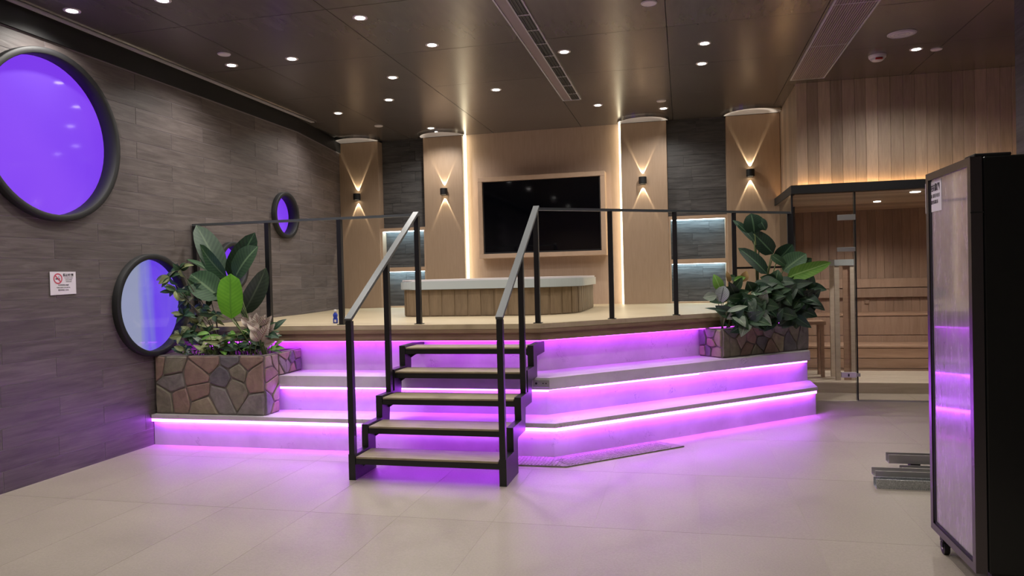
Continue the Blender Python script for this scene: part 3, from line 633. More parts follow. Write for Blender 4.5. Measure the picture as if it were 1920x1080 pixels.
# ================================================================ STONE PLANTERS
def clip(poly, a, n):                                 # keep side where (p-a).n <= 0
    out = []
    for i in range(len(poly)):
        p, q2 = poly[i], poly[(i+1) % len(poly)]; dp, dq = (p-a).dot(n), (q2-a).dot(n)
        if dp <= 0: out.append(p)
        if dp*dq < 0: out.append(p + (q2-p)*(dp/(dp-dq)))
    return out
def stone_face(par, O, U_, V_, W, Hh, n, th=0.014, inside=None):
    pts = []; tries = 0
    while len(pts) < n and tries < 4000:
        tries += 1; p = Vector((random.uniform(0.03, W-0.03), random.uniform(0.02, Hh-0.02)))
        if all((p-q3).length > 0.62*math.sqrt(W*Hh/n) for q3 in pts): pts.append(p)
    Nn = U_.cross(V_).normalized()
    for p in pts:
        poly = [Vector((0, 0)), Vector((W, 0)), Vector((W, Hh)), Vector((0, Hh))]
        for q3 in pts:
            if q3 is not p: poly = clip(poly, (p+q3)/2, (q3-p).normalized())
            if len(poly) < 3: break
        if len(poly) < 3: continue
        if inside: poly = inside(poly)
        if not poly or len(poly) < 3: continue
        c = sum(poly, Vector((0, 0)))/len(poly)
        # subdivide edges, wobble, shrink
        rp = []
        for i in range(len(poly)):
            a, b = poly[i], poly[(i+1) % len(poly)]
            for k in range(3):
                v = a.lerp(b, k/3); e = (c-v); v = v + e.normalized()*min(0.0035 + (0.007 if k == 0 else 0.0)+random.uniform(0, 0.005), e.length*0.4); rp.append(v)
        bm = bmesh.new(); t0 = th*random.uniform(0.7, 1.25)
        w0 = [bm.verts.new(O+U_*v.x+V_*v.y) for v in rp]; w1 = [bm.verts.new(O+U_*v.x+V_*v.y+Nn*t0*0.6) for v in rp]
        w2 = [bm.verts.new(O+U_*(v.x+(c.x-v.x)*0.12)+V_*(v.y+(c.y-v.y)*0.12)+Nn*t0*random.uniform(0.92, 1.1)) for v in rp]; m_ = len(rp)
        ctr = bm.verts.new(O+U_*c.x+V_*c.y+Nn*t0*1.15)
        for i in range(m_):
            j = (i+1) % m_; bm.faces.new((w0[i], w0[j], w1[j], w1[i])); bm.faces.new((w1[i], w1[j], w2[j], w2[i])); bm.faces.new((w2[i], w2[j], ctr))
        bm_obj('stone', bm, random.choice(STONES), par)
# left planter sits on the two lower steps
pl = empty('stone_planter', (-4.0, 5.8, 0.27), 'large rubble stone planter box on the steps against the left wall', 'planter', 'stone planters on the steps')
PX0, PX1, PY0, PY1, PZ = -4.545, -3.475, 5.515, 6.13, 0.782
def shellbox(par, pts_out, pts_in, z0, z1, zs):
    bm = bmesh.new(); n = len(pts_out)
    o0 = [bm.verts.new((*p, z0)) for p in pts_out]; o1 = [bm.verts.new((*p, z1)) for p in pts_out]; i1 = [bm.verts.new((*p, z1)) for p in pts_in]; i0 = [bm.verts.new((*p, zs)) for p in pts_in]
    for i in range(n):
        j = (i+1) % n
        bm.faces.new((o0[i], o0[j], o1[j], o1[i])); bm.faces.new((o1[i], o1[j], i1[j], i1[i])); bm.faces.new((i1[i], i1[j], i0[j], i0[i]))
    bm.faces.new(o0[::-1]); bm.faces.new(i0); return bm_obj('box', bm, M['mortar'], par)
shellbox(pl, [(PX0, PY0), (PX1, PY0), (PX1, PY1), (PX0, PY1)], [(PX0+0.04, PY0+0.04), (PX1-0.04, PY0+0.04), (PX1-0.04, PY1-0.04), (PX0+0.04, PY1-0.04)], 0.586, PZ, PZ-0.06)
B('box_foot', (PX0, PY0, 0.271), (PX1, 5.729, 0.586), M['mortar'], pl)
B('soil', (PX0+0.04, PY0+0.04, PZ-0.09), (PX1-0.04, PY1-0.04, PZ-0.045), M['soil'], pl)
stone_face(pl, Vector((PX0, PY0, 0.272)), Vector((1, 0, 0)), Vector((0, 0, 1)), PX1-PX0, PZ-0.275, 17)
stone_face(pl, Vector((PX1, PY0, 0.272)), Vector((0, 1, 0)), Vector((0, 0, 1)), 0.212, PZ-0.275, 7)
stone_face(pl, Vector((PX1, PY0+0.215, 0.585)), Vector((0, 1, 0)), Vector((0, 0, 1)), PY1-PY0-0.22, PZ-0.588, 8)
# right planter along the angled middle step
A0 = Vector((0.345, 7.13)); dd = Vector((math.cos(math.radians(42)), math.sin(math.radians(42)))); nb = Vector((-dd.y, dd.x)); W2 = 1.19; D2 = 0.30; RZ = 0.855
rp_ = empty('stone_planter', (0.7, 7.6, 0.58), 'rubble stone planter box on the middle step beside the sauna', 'planter', 'stone planters on the steps')
outp = [A0, A0+dd*W2, A0+dd*W2+nb*D2, A0+nb*D2]; t4 = 0.035
inp = [A0+dd*t4+nb*t4, A0+dd*(W2-t4)+nb*t4, A0+dd*(W2-t4)+nb*(D2-t4), A0+dd*t4+nb*(D2-t4)]
shellbox(rp_, [tuple(p) for p in outp], [tuple(p) for p in inp], 0.581, RZ, RZ-0.05)
P('soil', [tuple(p) for p in inp], RZ-0.08, RZ-0.04, M['soil'], rp_)
stone_face(rp_, Vector((*A0, 0.583)), Vector((*dd, 0)), Vector((0, 0, 1)), W2, RZ-0.586, 16)
stone_face(rp_, Vector((*(A0+nb*D2), 0.583)), Vector((*(-nb), 0)), Vector((0, 0, 1)), D2, RZ-0.586, 7)

# ================================================================ PLANTS
LEAFN = 9
def leaf(par, base, tip, width, mat, sag=0.08, fold=0.25, roll=0.0, face=None, shape=0.5, name='leaf', wav=0.0, lab=None, pw=0.8):
    base = Vector(base); tip = Vector(tip); ax = tip-base; ln = ax.length; ax.normalize()
    face = Vector(face) if face is not None else Vector((0.15, -1, 0.25))
    n = (face - ax*face.dot(ax)).normalized(); s = ax.cross(n).normalized()
    rot = Matrix.Rotation(roll, 3, ax); n = rot @ n; s = rot @ s
    bm = bmesh.new(); uv = bm.loops.layers.uv.new('UVMap'); rows = []; cols = (-1, -0.5, 0, 0.5, 1)
    for i in range(LEAFN):
        t = i/(LEAFN-1); wv = (math.sin(math.pi*min(1, max(0, t**shape)))**pw)*width/2 if 0 < t < 1 else 0.002
        c = base + ax*ln*t + n*(-sag*ln*4*(t-0.5)**2 + sag*ln)
        rows.append([(bm.verts.new(c + s*k*wv + n*(abs(k)*wv*fold + wav*width*math.sin(7*t+k*2.5))), ((k+1)/2, t)) for k in cols])
    for a, b in zip(rows, rows[1:]):
        for k in range(4):
            f = bm.faces.new((a[k][0], a[k+1][0], b[k+1][0], b[k][0]))
            for lp, uvc in zip(f.loops, (a[k][1], a[k+1][1], b[k+1][1], b[k][1])): lp[uv].uv = uvc
    o = bm_obj(name, bm, L[mat], par, True)
    if lab: o['label'] = lab
    return o
def stalk(par, a, b, r0=0.006, r1=0.004, bow=0.05, mat='stem'):
    a, b = Vector(a), Vector(b); m = (a+b)/2 + Vector((0, 0, 1)).cross(b-a).normalized()*bow*0 + Vector(((b.x-a.x)*-0.25, 0, 0.0))
    bm = bmesh.new(); tube(bm, [a.lerp(m, t).lerp(m.lerp(b, t), t) for t in (0, .25, .5, .75, 1)], r0, r1); return bm_obj('stem', bm, M[mat], par, True)
# --- left planter
SL = PZ-0.045
pb = empty('broad_leaved_plant', (-3.72, 5.8, SL), 'tall broad-leaved plant with one bright green leaf in the left planter', 'plant')
def PL(x, y, Y): return atY(x, y, Y)
root = Vector((-3.74, 5.82, SL))
big = [((418, 520), (368, 422), 5.95, .17, 'grey', 0.5), ((426, 522), (374, 458), 5.88, .13, 'mid', -0.4), ((430, 520), (478, 436), 5.9, .16, 'deep', 0.6), ((440, 522), (484, 462), 5.84, .20, 'mid', -0.3),
       ((414, 560), (358, 514), 5.78, .20, 'mid', 0.2), ((454, 590), (499, 502), 5.95, .15, 'grey', 0.8), ((408, 520), (350, 486), 6.0, .06, 'mid', 0.9), ((455, 588), (488, 530), 5.98, .05, 'deep', 0.9)]
for (bp, tp, Y, wd, mt, rl) in big:
    b_ = PL(*bp, Y); t_2 = PL(*tp, Y); leaf(pb, b_, t_2, wd*1.3, mt, 0.06, 0.22, rl, shape=0.9, pw=0.55); stalk(pb, root+Vector((random.uniform(-.04, .04), random.uniform(-.03, .03), 0)), b_, 0.008, 0.005)
b_ = PL(434, 598, 5.66); leaf(pb, b_, PL(432, 513, 5.66), 0.235, 'bright', 0.03, 0.05, 0.0, shape=1.0, pw=0.32, wav=0.02, lab='bright yellow-green leaf'); stalk(pb, root+Vector((0.03, -0.05, 0)), b_, 0.008, 0.006)
sh = empty('variegated_shrub', (-4.0, 5.75, SL), 'variegated leafy shrub leaning over the round window, left planter', 'plant')
r2 = Vector((-4.02, 5.75, SL))
for (x, y, Y) in [(318, 520, 5.62), (330, 545, 5.6), (338, 505, 5.66), (352, 560, 5.7), (365, 540, 5.75), (380, 575, 5.75), (345, 590, 5.65), (395, 560, 5.8), (372, 605, 5.7), (405, 590, 5.7), (358, 625, 5.66), (388, 625, 5.68), (340, 630, 5.62)]:
    c = PL(x, y, Y); stalk(sh, r2+Vector((random.uniform(-.08, .1), random.uniform(-.05, .05), 0)), c, 0.006, 0.003, mat='stem_dark')
    for k in range(9):
        a = random.uniform(0, 2*math.pi) if k else math.pi; rr = random.uniform(0.08, 0.15)
        tp = c + Vector((math.cos(a)*rr, random.uniform(-0.06, 0.03), math.sin(a)*rr*0.7-0.01)); leaf(sh, c, tp, random.uniform(0.036, 0.06), random.choice(['variegated', 'mid', 'mid']), 0.12, 0.3, random.uniform(-.7, .7), shape=0.8)
pk = empty('dusty_pink_plant', (-3.56, 5.68, SL), 'dusty pink crinkled foliage plant at the right of the left planter', 'plant')
r3 = Vector((-3.56, 5.68, SL))
for (bx, by, tx, ty, Y, wd) in [(488, 626, 480, 586, 5.68, .10), (492, 622, 510, 592, 5.7, .09), (486, 622, 463, 604, 5.64, .09), (494, 634, 524, 626, 5.62, .09), (490, 640, 506, 606, 5.6, .10), (486, 640, 470, 618, 5.6, .08), (496, 646, 516, 640, 5.58, .07), (470, 612, 452, 594, 5.72, .07), (492, 615, 498, 590, 5.72, .08), (498, 632, 516, 606, 5.66, .08), (482, 610, 468, 590, 5.7, .06)]:
    b_ = PL(bx, by, Y); leaf(pk, b_, PL(tx, ty, Y-0.03), wd, 'pink', 0.15, 0.4, random.uniform(-.4, .4), shape=0.8, wav=0.10); stalk(pk, r3+Vector((random.uniform(-.02, .03), 0, 0)), b_, 0.004, 0.003)
def undergrowth(name, lab, cen, spread, n, mats, Lr, Wr, z, seedv, up=0.6):
    random.seed(seedv); t = empty(name, (cen[0], cen[1], z), lab, 'plant')
    for i in range(n):
        u, v2 = random.uniform(-1, 1), random.uniform(-1, 1); b = Vector((cen[0]+spread[0][0]*u+spread[1][0]*v2, cen[1]+spread[0][1]*u+spread[1][1]*v2, z+0.0))
        a = random.uniform(0, 2*math.pi); ln = random.uniform(*Lr); h_ = random.uniform(0.02, up)*0.4
        m_ = b + Vector((math.cos(a)*0.05, math.sin(a)*0.04-0.02, h_+0.03)); tp = m_ + Vector((math.cos(a)*ln, math.sin(a)*ln*0.55-0.02, random.uniform(-0.25, 0.6)*ln))
        stalk(t, b, m_, 0.004, 0.003); leaf(t, m_, tp, random.uniform(*Wr), random.choice(mats), 0.1, 0.25, random.uniform(-.6, .6), face=(0.1, -0.7, 0.7), shape=0.75)
    return t
undergrowth('ground_fern', 'low green foliage filling the middle of the left planter', (-3.85, 5.72), ((0.3, 0), (0, 0.1)), 75, ['mid', 'deep', 'variegated', 'deep', 'lime'], (0.10, 0.19), (0.04, 0.075), SL, 3, 0.55)
undergrowth('trailing_plant', 'small trailing plant at the wall end of the left planter', (-4.22, 5.66), ((0.2, 0), (0, 0.08)), 34, ['mid', 'pale', 'variegated'], (0.06, 0.11), (0.04, 0.06), SL, 5, 0.3)
# --- right planter
SR = RZ-0.04; mid2 = A0+dd*W2*0.5+nb*0.15
def R3(f, o=0.15): p = A0+dd*W2*f+nb*o; return Vector((p.x, p.y, SR))
pr = empty('broad_leaved_plant', R3(0.62), 'tall dark broad-leaved plant rising from the right planter before the sauna', 'plant'); rt = R3(0.55)
for (bp, tp, Y, wd, mt, rl, shp) in [((1414, 438), (1408, 400), 7.45, .20, 'deep', 0.2, 0.8), ((1450, 476), (1408, 432), 7.5, .15, 'deep', -0.3, 0.75), ((1414, 453), (1374, 413), 7.42, .09, 'deep', 0.4, 0.8), ((1438, 514), (1384, 465), 7.4, .14, 'deep', 0.3, 0.8),
        ((1424, 410), (1436, 432), 7.46, .08, 'deep', 0.3, 0.8), ((1456, 490), (1486, 458), 7.55, .15, 'deep', 0.2, 0.7), ((1468, 508), (1512, 476), 7.5, .19, 'mid', -0.2, 0.7), ((1486, 510), (1522, 484), 7.62, .12, 'mid', 0.4, 0.7),
        ((1476, 520), (1558, 492), 7.42, .13, 'lime', 0.1, 0.6), ((1446, 478), (1476, 500), 7.5, .07, 'mid', 0.3, 0.7)]:
    b_ = PL(*bp, Y); leaf(pr, b_, PL(*tp, Y), wd*1.15, mt, 0.06, 0.2, rl, shape=shp, pw=0.55); stalk(pr, rt+Vector((random.uniform(-.03, .03), random.uniform(-.03, .03), 0)), b_, 0.008, 0.005)
stalk(pr, rt, PL(1416, 440, 7.45), 0.008, 0.005)
sv = empty('silver_leaved_plant', R3(0.10), 'silver veined arrow-leaf plant at the left tip of the right planter', 'plant'); r5 = R3(0.10, 0.12)
for (bp, tp, Y, wd, mt) in [((1358, 536), (1350, 570), 7.05, .13, 'silver'), ((1344, 554), (1318, 558), 7.0, .09, 'pale'), ((1352, 546), (1338, 514), 7.12, .10, 'lime'), ((1362, 584), (1322, 578), 7.02, .03, 'deep'), ((1364, 584), (1402, 574), 7.0, .055, 'pale'), ((1366, 560), (1330, 566), 7.06, .07, 'mid'), ((1372, 548), (1392, 520), 7.15, .09, 'mid')]:
    b_ = PL(*bp, Y); leaf(sv, b_, PL(*tp, Y), wd, mt, 0.08, 0.2, random.uniform(-.3, .3), shape=0.8); stalk(sv, r5, b_, 0.005, 0.003)
yl = empty('yellowing_plant', R3(0.2), 'small plant with a few yellowed leaves behind the silver one', 'plant'); r6 = R3(0.22, 0.2)
for (bp, tp, Y, wd, mt) in [((1368, 530), (1362, 508), 7.3, .05, 'yellow'), ((1392, 528), (1400, 508), 7.3, .08, 'yellow'), ((1376, 526), (1398, 520), 7.28, .06, 'lime'), ((1380, 520), (1362, 522), 7.32, .06, 'mid')]:
    b_ = PL(*bp, Y); leaf(yl, b_, PL(*tp, Y), wd, mt, 0.1, 0.2, 0, shape=0.8); stalk(yl, r6, b_, 0.004, 0.003)
# dense middle foliage of the right planter: leaves aimed around measured centres
def cluster(name, lab, centres, par_root, mats, seedv, per=5, Lr=(0.13, 0.22), Wr=(0.09, 0.14)):
    random.seed(seedv); t = empty(name, par_root, lab, 'plant')
    for (x, y, Y) in centres:
        c = PL(x, y, Y); stalk(t, par_root+Vector((random.uniform(-.05, .05), random.uniform(-.04, .04), 0)), c, 0.005, 0.003)
        for k in range(per):
            a = random.uniform(0, 2*math.pi); ln = random.uniform(*Lr); tp = c + Vector((math.cos(a)*ln, random.uniform(-0.12, 0.0), math.sin(a)*ln*0.75)); leaf(t, c, tp, random.uniform(*Wr), random.choice(mats), 0.12, 0.25, random.uniform(-.5, .5), shape=0.75)
    return t
cluster('spotted_plant', 'bushy dark green plant filling the left half of the right planter', [(1398, 560, 7.2), (1410, 545, 7.25), (1425, 570, 7.25), (1392, 578, 7.15), (1440, 552, 7.3), (1415, 590, 7.2), (1380, 555, 7.2), (1440, 590, 7.3), (1425, 535, 7.3), (1375, 590, 7.1), (1400, 600, 7.15)], R3(0.32), ['deep', 'mid', 'mid', 'grey', 'pale'], 11, 6)
cluster('dark_bushy_plant', 'bushy dark leafy plant filling the right half of the right planter', [(1465, 548, 7.4), (1480, 570, 7.45), (1500, 558, 7.5), (1460, 585, 7.35), (1500, 580, 7.5), (1512, 540, 7.55), (1488, 592, 7.5), (1478, 535, 7.45), (1455, 530, 7.4), (1515, 565, 7.55), (1450, 600, 7.3)], R3(0.68), ['deep', 'mid', 'grey', 'mid'], 12, 6)
u2 = undergrowth('edging_plant', 'low leaves along the soil of the right planter', (mid2.x, mid2.y), ((dd.x*0.5, dd.y*0.5), (nb.x*0.08, nb.y*0.08)), 34, ['deep', 'deep', 'mid'], (0.08, 0.14), (0.05, 0.08), SR, 9, 0.25)
random.seed(21)

# ================================================================ BOTTLE AND CUP ON THE DECK
s = atZ(629, 602, DECK); s.y = 6.3; q_ = atY(629, 600, 6.3)
bt = empty('spray_bottle', (q_.x, 6.3, DECK), 'small blue bottle standing on the deck by the left railing', 'bottle')
bm = bmesh.new(); lathe(bm, (q_.x, 6.3, DECK), [(0.0, 0.001), (0.02, 0.001), (0.023, 0.006), (0.023, 0.04), (0.018, 0.055), (0.023, 0.07), (0.022, 0.085), (0.012, 0.098), (0.012, 0.105), (0, 0.105)], 16); bm_obj('body', bm, M['blue'], bt, True)
bm = bmesh.new(); lathe(bm, (q_.x, 6.3, DECK), [(0, 0.104), (0.013, 0.104), (0.013, 0.13), (0.0, 0.132)], 14); bm_obj('cap', bm, M['white'], bt, True)
B('label_band', (q_.x-0.0, 6.3-0.0245, DECK+0.012), (q_.x+0.018, 6.3-0.021, DECK+0.036), M['white'], bt)
q_ = atY(648, 592, 6.45); cu = bmesh.new(); lathe(cu, (q_.x, 6.45, DECK), [(0, 0.001), (0.022, 0.001), (0.03, 0.055), (0.028, 0.055), (0.02, 0.006), (0, 0.006)], 18)
o = bm_obj('paper_cup', cu, M['white'], None, True); tag(o, 'small white cup on the deck behind the stair handrail', 'cup')

# ================================================================ FRIDGE
FX, FY0, FY1, FZ0, FZ1 = 1.19, 3.45, 4.03, 0.085, 1.858
fr = empty('display_fridge', (1.6, 3.74, 0), 'tall black upright fridge with frosted glass door, on casters at right', 'fridge')
q = N('fridge_black'); f = q.noise(q.coord((1, 1, 1)), 2, 3); q.bsdf(q.ramp(f, [(0.3, srgb(14, 15, 15)), (0.7, srgb(22, 24, 22))]), 0.35); M['fridge'] = q.m
B('body', (FX+0.05, FY0, FZ0), (2.03, FY1, FZ1), M['fridge'], fr, 0.006)
B('top_cap', (FX+0.02, FY0+0.01, FZ1), (FX+0.16, FY0+0.12, FZ1+0.014), M['matteblack'], fr, 0.003)
dr = empty('door', (FX, (FY0+FY1)/2, FZ0)); dr.parent = fr; dr.location = Vector((FX, (FY0+FY1)/2, FZ0)) - fr.location
q = N('dark_steel_trim'); q.bsdf(srgb(96, 90, 92), 0.28, 0.8); M['trim'] = q.m
tw = 0.035
B('door_frame', (FX, FY0, FZ0+tw), (FX+0.045, FY0+tw, FZ1-tw), M['trim'], dr); B('door_frame', (FX, FY1-tw, FZ0+tw), (FX+0.045, FY1, FZ1-tw), M['trim'], dr)
B('door_frame', (FX, FY0, FZ0), (FX+0.045, FY1, FZ0+tw), M['trim'], dr); B('door_frame', (FX, FY0, FZ1-tw), (FX+0.045, FY1, FZ1), M['trim'], dr)
B('gasket', (FX+0.006, FY1-tw-0.018, FZ0+tw), (FX+0.044, FY1-tw, FZ1-tw), M['matteblack'], dr); B('gasket', (FX+0.006, FY0+tw, FZ0+tw), (FX+0.044, FY1-tw, FZ0+tw+0.014), M['matteblack'], dr)
q = N('frosted_smeared_glass'); v = q.coord((1, 5, 0.9), rnd=False); f = q.noise(v, 5, 6, 0.7, 0.8); v2_ = q.coord((1, 1, 1), rnd=False); f2 = q.noise(v2_, 2.2, 4, 0.6)
c = q.ramp(q.math('ADD', q.math('MULTIPLY', f, 0.6), q.math('MULTIPLY', f2, 0.4)), [(0.32, srgb(118, 108, 116)), (0.5, srgb(148, 136, 150)), (0.68, srgb(184, 170, 190))])  # lavender tint: purple strip reflections put into the frost colour
rg = q.ramp(f, [(0.35, (0.12,)*3+(1,)), (0.65, (0.32,)*3+(1,))]); q.bsdf(c, rg, spec=0.9, coat=0.8, metal=0.0); M['frost'] = q.m
B('glass_panel', (FX+0.010, FY0+tw, FZ0+tw+0.014), (FX+0.04, FY1-tw-0.018, FZ1-tw), M['frost'], dr)
B('hinge_gap', (FX-0.001, FY0-0.001, 1.62), (FX+0.05, FY0+0.002, 1.626), M['matteblack'], dr)
B('base_plinth', (FX+0.07, FY0+0.03, 0.055), (2.0, FY1-0.04, FZ0), M['matteblack'], fr)
for xx, yy in ((FX+0.024, FY1-0.13), (FX+0.10, FY0+0.06), (1.95, FY1-0.13), (1.95, FY0+0.06)):
    if True:
        bm = bmesh.new(); cyl(bm, (xx, yy, 0.031), 0.031, 0.024, 20, 'X'); w_ = bm_obj('caster', bm, M['rubber'], fr)
        bm = bmesh.new(); cyl(bm, (xx-0.013, yy, 0.031), 0.008, 0.004, 12, 'X'); bm_obj('axle_cap', bm, M['white'], w_)
        bm = bmesh.new(); box(bm, (xx-0.018, yy-0.015, 0.036), (xx-0.014, yy+0.015, 0.058)); bm_obj('fork', bm, M['matteblack'], w_); bm = bmesh.new(); box(bm, (xx+0.014, yy-0.015, 0.036), (xx+0.018, yy+0.015, 0.058)); bm_obj('fork', bm, M['matteblack'], w_); bm = bmesh.new(); box(bm, (xx-0.018, yy-0.02, 0.062), (xx+0.018, yy+0.02, 0.085)); bm_obj('swivel_plate', bm, M['matteblack'], w_)
# paper notice on the door glass
def text(body, size, loc, rot, mat, parent, name='printed_text', extr_=0.0003, bold=0.0, align='CENTER'):
    c = bpy.data.curves.new(name, 'FONT'); c.body = body; c.size = size; c.extrude = extr_; c.offset = bold; c.align_x = align; c.align_y = 'CENTER'; c.materials.append(mat)
    o = bpy.data.objects.new(name, c); COL.objects.link(o); dg = bpy.context.evaluated_depsgraph_get(); me = bpy.data.meshes.new_from_object(o.evaluated_get(dg)); bpy.data.objects.remove(o); o = bpy.data.objects.new(name, me); link(o, parent); o.matrix_parent_inverse = parent_world(parent).inverted(); o.location = loc; o.rotation_euler = rot; return o
a = atX(1735, 345, FX+0.009); b = atX(1765, 342, FX+0.009); c0 = atX(1735, 401, FX+0.009)
ny0, ny1, nz1, nz0 = b.y, a.y, a.z, c0.z
fn = empty('paper_notice', (FX+0.009, (ny0+ny1)/2, nz0), 'white printed notice taped high on the fridge glass', 'notice')
B('sheet', (FX+0.0085, ny0, nz0), (FX+0.0095, ny1, nz1), M['paper'], fn)
RX = (math.pi/2, 0, -math.pi/2); cyy = (ny0+ny1)/2; hh = nz1-nz0; ww = ny1-ny0
text('请勿扶靠门', ww*0.165, (FX+0.008, cyy, nz0+hh*0.76), RX, M['ink'], fn, bold=0.0012)
text('小心玻璃 请轻开轻关', ww*0.088, (FX+0.008, cyy, nz0+hh*0.50), RX, M['ink'], fn)
text('如有需要请联系', ww*0.088, (FX+0.008, cyy, nz0+hh*0.30), RX, M['ink'], fn)
# ================================================================ NO SMOKING SIGN
NX = -4.556; y0, y1, z0, z1 = 4.455, 4.69, 1.345, 1.52
ns = empty('no_smoking_sign', (NX, (y0+y1)/2, z0), 'small white no smoking notice with red emblem on the left wall', 'sign')
bm = bmesh.new(); extr(bm, [(NX, y0, z0), (NX, y1, z0+0.006), (NX, y1, z1), (NX, y0, z1)], (0.003, 0, 0)); bm_obj('sheet', bm, M['paper'], ns)
ec = Vector((NX+0.0035, y0+0.07, z1-0.052))
bm = bmesh.new(); R1, R0 = 0.040, 0.031; n = 32; vv = [[bm.verts.new((NX+0.004, ec.y+r*math.cos(2*math.pi*k/n), ec.z+r*math.sin(2*math.pi*k/n))) for k in range(n)] for r in (R0, R1)]
for k in range(n): bm.faces.new((vv[0][k], vv[0][(k+1) % n], vv[1][(k+1) % n], vv[1][k]))
bar(bm, (NX+0.004, ec.y-0.024, ec.z+0.024), (NX+0.004, ec.y+0.024, ec.z-0.024), 0.001, 0.008); em = bm_obj('emblem', bm, M['redink'], ns)
bm = bmesh.new(); box(bm, (NX+0.0032, ec.y-0.022, ec.z-0.006), (NX+0.0036, ec.y+0.018, ec.z+0.002)); box(bm, (NX+0.0032, ec.y+0.006, ec.z+0.006), (NX+0.0036, ec.y+0.010, ec.z+0.018)); bm_obj('cigarette', bm, M['ink'], ns)
RL = (math.pi/2, 0, math.pi/2)
text('禁止吸烟', 0.024, (NX+0.0036, y0+0.165, z1-0.027), RL, M['ink'], ns, bold=0.0008)
text('为了您和他人的健康', 0.0088, (NX+0.0036, y0+0.168, z1-0.048), RL, M['greyink'], ns); text('请勿在室内吸烟', 0.0088, (NX+0.0036, y0+0.168, z1-0.062), RL, M['greyink'], ns); text('违者依法处罚', 0.0088, (NX+0.0036, y0+0.168, z1-0.076), RL, M['greyink'], ns)
text('公共场所禁止吸烟', 0.012, (NX+0.0036, y0+0.118, z0+0.074), RL, M['ink'], ns); text('吸烟有害健康 共创无烟环境', 0.010, (NX+0.0036, y0+0.118, z0+0.055), RL, M['greyink'], ns); text('投诉电话 12345', 0.014, (NX+0.0036, y0+0.118, z0+0.036), RL, M['ink'], ns)
# ================================================================ METAL CHANNELS ON THE FLOOR
def channel(lab, x0, x1, y, z, wd, hgt, mat, up=True):
    t = empty('metal_channel', ((x0+x1)/2, y, z), lab, 'metal profile', 'steel channels on the floor')
    th = 0.003; bm = bmesh.new()
    pts = [(y-wd/2, z), (y+wd/2, z), (y+wd/2, z+hgt), (y+wd/2-0.008, z+hgt), (y+wd/2-0.008, z+hgt-th), (y+wd/2-th, z+hgt-th), (y+wd/2-th, z+th), (y-wd/2+th, z+th), (y-wd/2+th, z+hgt-th), (y-wd/2+0.008, z+hgt-th), (y-wd/2+0.008, z+hgt), (y-wd/2, z+hgt)]
    extr(bm, [(x0, a, b) for a, b in pts], (x1-x0, 0, 0)); bm_obj('profile', bm, mat, t)
    bm = bmesh.new(); bar(bm, (x0+0.05, y, z+th+0.006), (x1, y, z+th+0.006), wd*0.35, 0.012); bm_obj('inner_track', bm, M['steel'], t)
channel('galvanised channel with a spangled face, front one of the floor stack', 1.165, 2.0, 5.03, 0.0, 0.075, 0.058, M['galv'])
channel('open steel channel with a green shine, second from the front', 1.185, 2.0, 5.15, 0.04, 0.10, 0.045, M['steel'])
channel('thin steel channel squeezed between the larger ones', 1.42, 2.4, 5.42, 0.0, 0.07, 0.04, M['steel'])
channel('rearmost steel channel lying near the sauna side', 1.36, 2.6, 5.52, 0.042, 0.08, 0.06, M['steel'])
B('support_block', (1.5, 5.485, 0), (1.56, 5.555, 0.042), M['matteblack'], [o for o in bpy.data.objects if o.name.startswith('metal_channel')][3])
B('support_block', (1.5, 5.09, 0), (1.56, 5.19, 0.04), M['matteblack'], [o for o in bpy.data.objects if o.name.startswith('metal_channel')][1])

# ================================================================ CEILING FITTINGS
DL = [(135, 20, 'recessed downlight nearest the left wall, top left corner of the photo'), (675, 33, 'bright recessed downlight left of the long narrow vent near the photo top'), (810, 84, 'recessed downlight close left of the narrow vent, middle distance'),
      (547, 110, 'recessed downlight between the left wall slot and the middle of the ceiling'), (434, 122, 'recessed downlight beside the small pink-grey ceiling disc, left side'), (736, 145, 'front one of two close downlights left of the narrow vent'),
      (729, 187, 'rear one of two close downlights left of the narrow vent'), (634, 212, 'recessed downlight above the leftmost pilaster, near the left wall'), (930, 168, 'recessed downlight above the left half of the television wall'),
      (808, 240, 'farthest downlight, just in front of the second pilaster'), (1058, 97, 'recessed downlight beside the right edge of the narrow vent'), (1321, 81, 'front one of two downlights between the two ceiling vents'),
      (1316, 119, 'rear one of two downlights between the two ceiling vents'), (1121, 197, 'recessed downlight just past the far end of the narrow vent'), (1244, 203, 'recessed downlight above the third pilaster, behind a small disc'),
      (1718, 92, 'recessed downlight right of the smoke detector, near the sauna'), (305, 0, 'downlight cut by the photo top edge, second from the left')]
def downlight(x, y, lab, power, grp):
    t = empty('downlight', (x, y, H), lab, 'ceiling light', grp)
    bm = bmesh.new(); lathe(bm, (x, y, H), [(0.036, -0.002), (0.05, -0.006), (0.056, -0.004), (0.058, 0.0)], 28); bm_obj('trim_ring', bm, M['white'], t, True)
    bm = bmesh.new(); cyl(bm, (x, y, H-0.003), 0.037, 0.004, 24); bm_obj('lens', bm, M['lamp'], t)
    spot('downlight_beam', (x, y, H-0.03), power, 150, (1.0, 0.95, 0.88), t, 0.03, 0.8)
for (x, y, lab) in DL:
    p = atZ(x, y, H); downlight(p.x, p.y, lab, DOWNLIGHT_W, 'recessed downlights')
for (x, y) in [(-3.4, 3.0), (-1.2, 3.4), (0.6, 3.6), (-3.2, 0.8), (-1.2, 0.8), (0.8, 0.8), (-3.2, -1.6), (-1.0, -1.6), (1.0, -1.6), (0.3, 4.6)]:  # unseen downlights added to brighten the near part of the room
    downlight(x, y, 'added fill downlight in the ceiling out of the picture, over the near floor', FILL_LIGHT_W, 'added fill downlights over the near floor')
